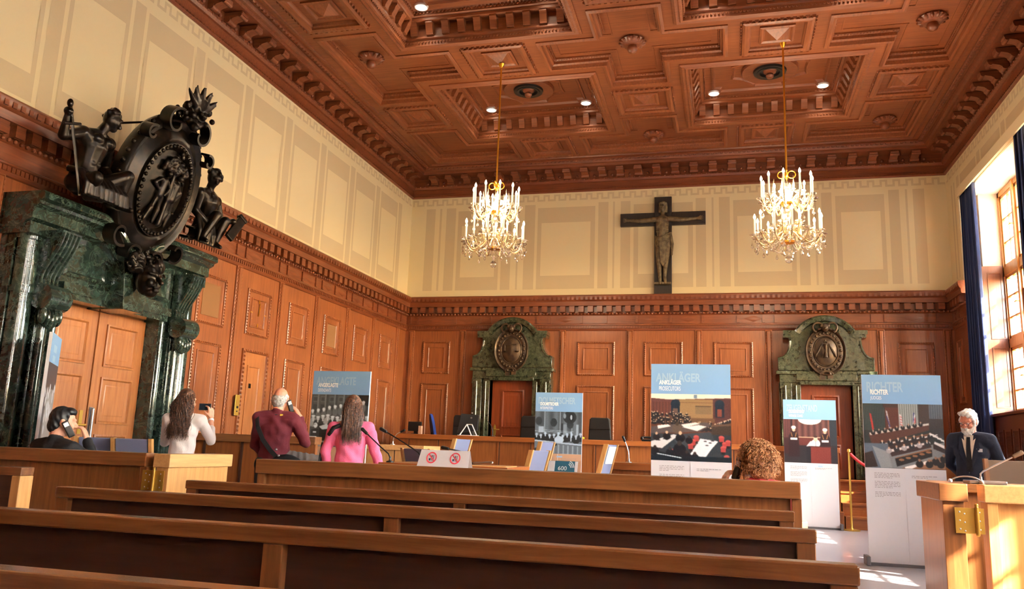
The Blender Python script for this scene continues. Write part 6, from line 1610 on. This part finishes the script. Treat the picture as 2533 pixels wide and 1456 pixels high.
def strands(b, h, n, seed, length, r=.006, curl=.0, wave=0., front=.55, spread=1., taper=.4, side=1.0, fall=1.0):
    """locks of hair rooted on the scalp and falling down the neck and back"""
    rnd = random.Random(seed)
    for i in range(n):
        a = rnd.uniform(0, 2 * PI); e = rnd.uniform(.15, 1.5)
        d = V3((math.cos(a) * math.cos(e), math.sin(a) * math.cos(e), math.sin(e)))
        if d.y > front and d.z < .8: continue
        p0 = V3((d.x * .078, d.y * .098 - .008, d.z * .104 + .022)); L = length * rnd.uniform(.75, 1.08); ph = rnd.uniform(0, 6.3); fr = rnd.uniform(.85, 1.2); n_ = 14
        ax = p0.x + (p0.x) * .55 * spread + rnd.gauss(0, .012); ay = min(p0.y, .03) * .55 - .055 - rnd.uniform(0, .03)
        P = []
        for k in range(n_):
            t = k / (n_ - 1); o = min(1, t * 2.6); x = p0.x + (ax * side - p0.x) * o; y = p0.y * (1 - o) + ay * o - .03 * max(0, t - .4); z = p0.z * (1 - t * .15) - L * t ** 1.25 + .018 * math.sin(min(1, t * 3) * PI)
            w = curl * min(1, t * 3); x += w * math.cos(ph + t * 20 * fr) + wave * math.sin(ph + t * 8); y += w * math.sin(ph + t * 20 * fr); P.append(h(x, y, z))
        b.tube(P, [r * (1 - (1 - taper) * k / (n_ - 1)) for k in range(n_)], 5)
def handset(label, p, q, wid=.052, thick=.03, n=None):
    """audio guide held to the ear, from p (ear end) to q, in room coordinates"""
    p, q = V3(p), V3(q); d = (q - p).normalized(); a = (V3(n) - d * d.dot(V3(n))).normalized() if n else d.orthogonal().normalized(); c = d.cross(a)
    m = Matrix((c, a, d)).transposed().to_4x4(); m.translation = (p + q) / 2
    t = thing('audio_guide', label, 'audio guide', tuple((p + q) / 2), None, 'audio guides')
    b = MB(); b.xbox(m, wid, thick, (q - p).length); b.build('body', 'black', t, bevel=.009)
    b = MB(); m2 = m @ Matrix.Translation((0, thick / 2 + .001, (q - p).length * -.28)); b.xbox(m2, wid * .7, .003, .035); b.build('earpiece', 'steel', t); return t
def room_pt(t, v): return Matrix.Translation(t.location) @ Matrix.Rotation(t.rotation_euler.z, 4, 'Z') @ V3(v)
# --- 1 seated person in black
s = 1.06
t, J, h, H = person('person with short black hair in black, seated by the marble portal holding an audio guide', -5.72, 6.05, rad(-8), SIT, dict(elR=(.29, .12, .86), wrR=(.155, .135, 1.05), shR=(.18, -.03, .975)), s, 'skin', (rad(-34), rad(6)), {'R': ((-.42, -.1, .9), (-.75, -.35, -.2), -1, .55)}, z=-.06)
top(t, J, s, 'c_black', 'sweater', (1, .9)); trousers(t, J, s, 'c_trouser')
b = MB(); b.ball(h(0, -.022, .03), (.083 * s, .094 * s, .098 * s), H); b.ball(h(0, -.06, -.03), (.07 * s, .055 * s, .075 * s), H); b.ball(h(0, .03, .085), (.066 * s, .06 * s, .038 * s), H)
for q in (-1, 1): b.cap(h(q * .066, .02, .04), h(q * .068, .01, .0), .014, .01)
b.remesh('hair', 'hair_black', t, .007, 2, None, lambda co: .002 * np.sin(co[:, 0] * 190 + co[:, 2] * 60))
handset('black audio guide pressed to the ear of the seated person in black', room_pt(t, h(.088, .0, .0)), room_pt(t, h(.10, .085, -.115)), .055, .032, (.6, -.7, .2))
# chair under the seated person
def seat_under(x, y, rz, label, zt=.46):
    c = thing('wooden_chair', label, 'chair', (x, y, 0), rz)
    b = MB(); b.box(-.22, .22, -.28, .2, zt - .05, zt); b.build('seat', 'chair_br', c, bevel=.01)
    b = MB(); b.box(-.21, .21, -.29, -.26, zt, zt + .34); b.build('backrest', 'chair_br', c, bevel=.01)
    for u in (-.2, .2):
        for v in (-.26, .18): b = MB(); b.box(u - .018, u + .018, v - .018, v + .018, 0, zt - .05); b.build('leg', 'rail_z', c)
seat_under(-5.72, 6.05, rad(-8), 'low chair under the seated person in black, hidden by the rail', .39)
# --- 2 woman in white with a phone
s = .935
t, J, h, H = person('person with long dark curls in a white top taking a photo with a phone', -5.42, 7.35, rad(22), STAND, dict(elR=(.275, .10, 1.15), wrR=(.225, .22, 1.40), elL=(-.22, .12, 1.12), wrL=(-.06, .34, 1.28), shR=(.17, 0, 1.375)), s, 'skin', (rad(-22), rad(4)), {'R': ((-.12, .15, .95), (-.8, .5, 0), 1, .6), 'L': ((.3, .4, .85), (.5, .6, 0), -1, .5)})
top(t, J, s, 'c_white', 'top', (.55, .55), .010, None, .94); trousers(t, J, s, 'c_jean')
b = MB(); b.ball(h(0, -.03, .03), (.088 * s, .098 * s, .105 * s), H); b.ball(h(0, -.075, -.12), (.10 * s, .06 * s, .16 * s), H); b.ball(h(0, -.085, -.26), (.115 * s, .05 * s, .13 * s), H)
hb = b.remesh('hair', 'hair_dark', t, .009, 2)
b = MB(); strands(b, h, 1500, 3, .46, .0036, .013, 0.004, .5, .9); b.build('hair_curls', 'hair_dark', hb, 60)
b = MB(); w = J['wrR']; dd = (J['wrR'] - J['elR']).normalized(); b.tube([w - dd * .03, w - dd * .008], [.034 * s, .031 * s], 14); b.build('bracelet', 'white', t, 40)
ph = thing('smartphone', 'dark smartphone held up by the person in the white top', 'phone', (-5.385, 7.62, 1.395), rad(4))
b = MB(); 
b.box(-.075, .065, -.005, .005, -.0, .072); b.build('body', 'screen_back', ph, bevel=.004)
b = MB(); b.box(-.066, .056, -.0065, -.005, .006, .066); b.build('screen', plain('dark blue screen', (22, 34, 52), .15), ph)
# --- 3 older man in burgundy
s = .965
t, J, h, H = person('older person with grey hair and bald crown in a burgundy sweater, holding an audio guide', -4.42, 7.45, rad(24), STAND, dict(elR=(.31, .0, 1.14), wrR=(.235, .06, 1.39), head=(.02, .03, 1.58), elL=(-.2, .06, 1.1), wrL=(-.1, .22, .98)), s, 'skin_pink', (rad(-18), rad(2)), {'R': ((-.5, -.0, .87), (-.8, .2, -.4), -1, .5)})
top(t, J, s, 'c_wine', 'sweater', (1, .92), .016, .05, 1.0, True, .007); trousers(t, J, s, 'c_trouser')
b = MB(); b.ball(h(0, -.045, -.01), (.083 * s, .075 * s, .062 * s), H); b.ball(h(0, -.06, -.05), (.068 * s, .05 * s, .05 * s), H)
for q in (-1, 1): b.ball(h(q * .066, -.01, .015), (.018 * s, .05 * s, .04 * s), H)
b.remesh('hair', 'hair_grey', t, .007, 2, None, lambda co: .003 * np.sin(co[:, 0] * 170 + co[:, 1] * 120) * np.sin(co[:, 2] * 150))
b = MB(); n0 = J['neck']; b.tube([n0 + V3((.075 * math.cos(a), .07 * math.sin(a) - .0, .012 * math.sin(a))) for a in np.linspace(0, 2 * PI, 20)[:-1]], .010, 6, True); ln = b.build('lanyard', 'black', t, 60)
b = MB()
for k in range(4): a = -1.0 + .16 * k; b.box(.086 * math.cos(a) + n0.x - .008, .086 * math.cos(a) + n0.x + .008, .08 * math.sin(a) + n0.y - .008, .08 * math.sin(a) + n0.y + .004, n0.z - .018, n0.z - .002)
b.build('yellow_marks', plain('yellow print', (226, 190, 60), .6), ln)
ear = room_pt(t, h(.088, .0, -.01)); handset('black audio guide at the ear of the person in burgundy', ear, room_pt(t, h(.115, .05, -.13)), .05, .03, (.6, -.7, .2))
bag = thing('shoulder_bag', 'black shoulder bag slung across the back of the person in burgundy', 'bag', tuple(room_pt(t, (.1, -.14, .93))), t.rotation_euler.z)
b = MB(); o = V3((.1, -.14, .93)); S = [(-.16, .03, 1.40), (-.185, -.08, 1.37), (-.165, -.145, 1.28), (-.10, -.16, 1.15), (-.02, -.165, 1.05), (.06, -.165, .97)]
vs = []
for p in S:
    p = V3(p) * s - o
    for q in (-.02, .02): vs.append(p + V3((q * .8, -.012, q * .7)))
b.add(vs, [(2 * i, 2 * i + 1, 2 * i + 3, 2 * i + 2) for i in range(len(S) - 1)]); st = b.build('strap', 'c_black', bag)
md = st.modifiers.new('t', 'SOLIDIFY'); md.thickness = .006
b = MB(); b.ball((.04, -.03, -.06), (.16, .06, .11)); b.ball((.06, -.05, -.02), (.13, .04, .06)); b.remesh('pouch', 'c_black', bag, .01, 4)
b = MB()
for p in ((-.06, -.045, .09), (-.03, -.05, .03), (.02, -.06, -.0)): b.ball(p, .013, None, True)
b.build('buckle', 'steel', bag, 50)
jk = thing('grey_jacket', 'grey jacket hanging over the arm of the person in burgundy', 'jacket', tuple(room_pt(t, (.25, .0, .9))), t.rotation_euler.z)
b = MB(); rnd = random.Random(2)
for k in range(6): b.tube([(-.12 + .06 * k, .02, .10 - .01 * k), (-.12 + .065 * k, -.06, .02), (-.11 + .07 * k, -.07, -.12), (-.1 + .07 * k, -.05, -.26)], [.04, .045, .05, .045], 8)
b.remesh('cloth', 'c_grey', jk, .011, 4)
# --- 4 woman in pink
s = .905
t, J, h, H = person('person with long brown hair in a pink top, seen from behind', -3.37, 7.0, rad(20), STAND, dict(elR=(.27, -.05, 1.12), wrR=(.36, .05, .9), elL=(-.24, -.03, 1.12), wrL=(-.23, .1, .9)), s, 'skin', (rad(5), rad(8)))
top(t, J, s, 'c_pink', 'top', (.95, .95), .011, .03, .98, True, .007); trousers(t, J, s, 'c_jean')
b = MB(); b.ball(h(0, -.02, .03), (.087 * s, .102 * s, .103 * s), H); b.ball(h(0, -.07, -.1), (.085 * s, .05 * s, .14 * s), H); b.ball(h(0, -.085, -.22), (.07 * s, .035 * s, .12 * s), H)
hb = b.remesh('hair', 'hair_brown', t, .008, 2)
b = MB(); strands(b, h, 1500, 9, .42, .0030, .0, .007, .5, .2, .25); b.build('hair_locks', 'hair_brown', hb, 60)
b = MB(); S = [(-.10, -.10, 1.40), (-.17, -.105, 1.37), (-.215, -.06, 1.3)]; b.tube([V3(p) * s for p in S], .02, 8); b.build('dark_collar', 'c_black', t, 60)
hb = thing('handbag', 'black handbag strap and pouch hanging at the elbow of the person in pink', 'bag', tuple(room_pt(t, (-.27, .02, .9))), t.rotation_euler.z)
b = MB(); b.ball((0, 0, -.06), (.05, .12, .10)); b.remesh('pouch', 'c_black', hb, .01, 3); b = MB(); b.tube([(.0, .08, .0), (.01, .05, .14), (.01, .0, .2), (.01, -.05, .14), (.0, -.08, .0)], .009, 7); b.build('strap', 'c_black', hb, 60)
# --- 5 seated woman with ginger curls
s = 1.0
t, J, h, H = person('person with bushy ginger curls seated behind the bar rail, holding an audio guide', .19, 6.2, rad(38), SIT, dict(elL=(-.28, .06, .78), wrL=(-.20, .12, .99)), s, 'skin_pale', (rad(8), rad(4)), {'L': ((.35, -.1, .9), (.9, -.2, 0), 1, .5)}, z=-.10)
top(t, J, s, 'c_red', 'jacket', (.95, 1)); trousers(t, J, s, 'c_trouser')
b = MB(); b.ball(h(0, -.03, .02), (.115, .12, .11)); b.ball(h(0, -.07, -.06), (.12, .08, .09)); hb = b.remesh('hair', 'hair_ginger', t, .01, 2)
b = MB(); rnd = random.Random(31)
for i in range(1100):
    a = rnd.uniform(0, 2 * PI); e = rnd.uniform(-.75, 1.5); d = V3((math.cos(a) * math.cos(e), math.sin(a) * math.cos(e), math.sin(e)))
    if d.y > .45 and d.z < .75: continue
    p = V3((d.x * .10, d.y * .105 - .035, d.z * .105 + .005)); L = rnd.uniform(.04, .075); ph = rnd.uniform(0, 6); u = d.orthogonal().normalized(); v = d.cross(u); r = rnd.uniform(.010, .017); P = []
    for k in range(11): q = k / 10; P.append(h(*(p + d * L * q + V3((0, 0, -.03 * q * q)) + (u * math.cos(ph + q * 11) + v * math.sin(ph + q * 11)) * r * min(1, q * 3))))
    b.tube(P, [.0032 - .0016 * k / 10 for k in range(11)], 5)
b.build('hair_curls', 'hair_ginger', hb, 60)
b = MB()
for q in (-1, 1): b.tube([h(q * .075, -.01, .008), h(q * .07, .06, .012), h(q * .055, .102, .008)], .003, 6); b.tube([h(q * .034 + .024 * math.cos(a), .11, .002 + .018 * math.sin(a)) for a in np.linspace(0, 2 * PI, 15)[:-1]], .0028, 6, True)
b.build('glasses', 'black', t, 60)
b = MB(); n0 = J['neck']
for k in range(3): b.tube([n0 + V3((.095 * math.cos(a), .085 * math.sin(a), -.02 - .025 * k + .012 * math.sin(3 * a + k))) for a in np.linspace(0, 2 * PI, 20)[:-1]], .03, 8, True)
b.remesh('scarf', 'c_scarf', t, .01, 3)
handset('black audio guide at the ear of the person with ginger curls', room_pt(t, h(-.105, .02, -.0)), room_pt(t, h(-.13, .07, -.14)), .055, .035, (-.6, -.7, .2))
seat_under(.19, 6.2, rad(38), 'low chair under the person with ginger curls, hidden by the rail', .355)
# --- 6 man in dark suit
s = 1.005
t, J, h, H = person('white-bearded person in a dark suit and glasses looking down, hands behind the back', 2.56, 9.9, rad(180 - 28), STAND, dict(elR=(.25, -.10, 1.12), wrR=(.09, -.19, .93), elL=(-.25, -.10, 1.12), wrL=(-.07, -.2, .95), head=(0, .05, 1.57), neck=(0, -.0, 1.42)), s, 'skin_pink', (rad(-14), rad(20)), {'R': ((-.9, -.1, -.3), (0, 1, 0), 1, .6), 'L': ((.9, -.1, -.3), (0, 1, 0), -1, .6)})
top(t, J, s, 'c_suit', 'jacket', (.97, .97), .018, .1, 1.02, False, .004); trousers(t, J, s, 'c_suit')
b = MB(); b.ball(h(0, -.03, .035), (.086 * s, .092 * s, .096 * s), H); b.ball(h(0, -.06, -.03), (.074 * s, .05 * s, .06 * s), H); b.ball(h(.0, .045, .1), (.07 * s, .05 * s, .03 * s), H); b.ball(h(-.05, .05, .08), (.035 * s, .04 * s, .03 * s), H)
for q in (-1, 1): b.ball(h(q * .07, .02, .01), (.016 * s, .026 * s, .04 * s), H)
b.remesh('hair', 'hair_white', t, .007, 2, None, lambda co: .003 * np.sin(co[:, 0] * 150 + co[:, 2] * 80))
b = MB(); b.ball(h(0, .07, -.10), (.05 * s, .04 * s, .045 * s), H); b.ball(h(0, .098, -.052), (.034 * s, .012 * s, .009 * s), H)
for q in (-1, 1): b.cap(h(q * .068, .02, -.02), h(q * .04, .062, -.09), .015 * s, .026 * s)
b.remesh('beard', 'hair_white', t, .007, 2, None, lambda co: .003 * np.sin(co[:, 0] * 160) * np.sin(co[:, 2] * 120))
b = MB()
for q in (-1, 1): b.tube([h(q * .078, -.01, .01), h(q * .072, .06, .012), h(q * .058, .11, .004)], .0028, 6); b.tube([h(q * .034 + .026 * math.cos(a), .118, -.004 + .019 * math.sin(a)) for a in np.linspace(0, 2 * PI, 15)[:-1]], .0026, 6, True)
b.tube([h(-.009, .122, 0), h(.009, .122, 0)], .0026, 6); b.build('glasses', plain('dark red spectacle frame', (92, 28, 28), .3), t, 60)
M['eye'] = plain('eye white', (220, 214, 208), .3)
for q in (-1, 1): b = MB(); b.ball(h(q * .034, .083, -.002), .0115 * s); b.build('eye', 'eye', t, 60)
def chest_pt(u, z):  # on the jacket front
    c = J['chest']; rx, ry = (.158 * 1.02 + .018) * s, (.102 + .021) * s
    return V3((u, c.y + ry * math.sqrt(max(.05, 1 - (u / rx) ** 2)) - .16 * max(0, z - 1.3 * s) ** 1.0 * 1.6, z))
b = MB(); rows = 10
for k in range(rows):
    z0, z1 = 1.42 * s - .036 * k * s, 1.42 * s - .036 * (k + 1) * s; w0, w1 = .07 * (1 - k / rows) + .004, .07 * (1 - (k + 1) / rows) + .004
    b.quad(*[chest_pt(u, z) + V3((0, .004, 0)) for u, z in ((-w0, z0), (w0, z0), (w1, z1), (-w1, z1))])
b.build('shirt', 'shirt', t, 60)
b = MB()
for k in range(rows):
    z0, z1 = 1.40 * s - .036 * k * s, 1.40 * s - .036 * (k + 1) * s; w0, w1 = (.018 + .012 * k / rows, .018 + .012 * (k + 1) / rows); b.quad(*[chest_pt(u, z) + V3((0, .012, 0)) for u, z in ((-w0, z0), (w0, z0), (w1, z1), (-w1, z1))])
b.build('tie', 'c_black', t, 60)
b = MB()
for q in (-1, 1):
    L = [(q * .05, 1.43), (q * .085, 1.42), (q * .105, 1.27), (q * .085, 1.255), (q * .095, 1.235), (q * .012, 1.05), (q * .006, 1.06)]
    vs = [chest_pt(u * s, z * s) + V3((0, .012 if abs(u) > .02 else .008, 0)) for u, z in L]; b.add(vs, [tuple(range(len(vs)))])
b.build('lapels', 'c_suit', t, 40)
b = MB(); p = chest_pt(-.10, 1.26 * s); b.box(p.x - .028, p.x + .028, p.y + .004, p.y + .01, p.z - .016, p.z + .018); b.build('name_badge', 'white', t)
b = MB(); p = chest_pt(-.1, 1.0); b.box(p.x - .06, p.x + .05, p.y - .006, p.y + .012, .955, .99); b.build('pocket_flap', 'c_suit', t)
b = MB(); 
for z in (1.03, .94): b.ball(chest_pt(.0, z) + V3((0, .012, 0)), .009, None, True)
b.build('buttons', 'black', t)

# ================================================================== daylight and camera
w = bpy.data.worlds.new('sky'); SC.world = w; w.use_nodes = True
bg = w.node_tree.nodes['Background']; sk = w.node_tree.nodes.new('ShaderNodeTexSky'); sk.sky_type = 'NISHITA'
sk.sun_disc = False; sk.sun_elevation = rad(33); sk.sun_rotation = rad(118); sk.air_density = 1.0; sk.dust_density = 1.2; sk.ozone_density = 1.2
w.node_tree.links.new(sk.outputs[0], bg.inputs['Color']); bg.inputs['Strength'].default_value = SKY
L = bpy.data.lights.new('sun', 'SUN'); L.energy = SUN; L.angle = rad(.6); L.color = (1, .985, .96)
o = bpy.data.objects.new('sun', L); COL.objects.link(o); o.location = (12, 2, 9)
o.rotation_euler = V3((-1.42, .8, -1.0)).to_track_quat('-Z', 'Y').to_euler()
for c in WIN:
    L = bpy.data.lights.new('window_portal', 'AREA'); L.shape = 'RECTANGLE'; L.size = 2.4; L.size_y = 4.0; L.cycles.is_portal = True
    o = bpy.data.objects.new('window_portal', L); COL.objects.link(o); o.location = (5.02, c, 3.95); o.rotation_euler = V3((-1, 0, 0)).to_track_quat('-Z', 'Z').to_euler()
for x, y in BIG[:4]:
    for s in (-1, 1):
        L = bpy.data.lights.new('downlight', 'SPOT'); L.energy = 40; L.spot_size = rad(110); L.spot_blend = .6; L.color = (1, .86, .68); L.shadow_soft_size = .08
        o = bpy.data.objects.new('downlight', L); COL.objects.link(o); o.location = (x + s * .95, y + .8, ZS + .38)
cam = bpy.data.cameras.new('camera'); cam.sensor_width = 36; cam.lens = 2004.1482 / 2533 * 36; cam.clip_start = .05; cam.clip_end = 200
co = bpy.data.objects.new('camera', cam); COL.objects.link(co); SC.camera = co
yaw, pit, rol = .2617, .1866, .0361
cy, sy, cp, sp = math.cos(yaw), math.sin(yaw), math.cos(pit), math.sin(pit)
fw = V3((-sy * cp, cy * cp, sp)); rt = V3((cy, sy, 0)); up = rt.cross(fw)
r2 = rt * math.cos(rol) + up * math.sin(rol); u2 = up * math.cos(rol) - rt * math.sin(rol)
co.matrix_world = Matrix((r2, u2, -fw)).transposed().to_4x4(); co.location = (0, 0, 1.12)
SC.view_settings.view_transform = 'Standard'; SC.view_settings.look = 'None'; SC.view_settings.gamma = 1; SC.view_settings.use_curve_mapping = False
SC.view_settings.exposure = EXPO
SC.cycles.use_denoising = True; SC.cycles.max_bounces = 10; SC.cycles.diffuse_bounces = 6; SC.cycles.glossy_bounces = 4; SC.cycles.transmission_bounces = 8; SC.cycles.transparent_max_bounces = 16
SC.cycles.sample_clamp_indirect = 8; SC.cycles.caustics_reflective = False; SC.cycles.caustics_refractive = False
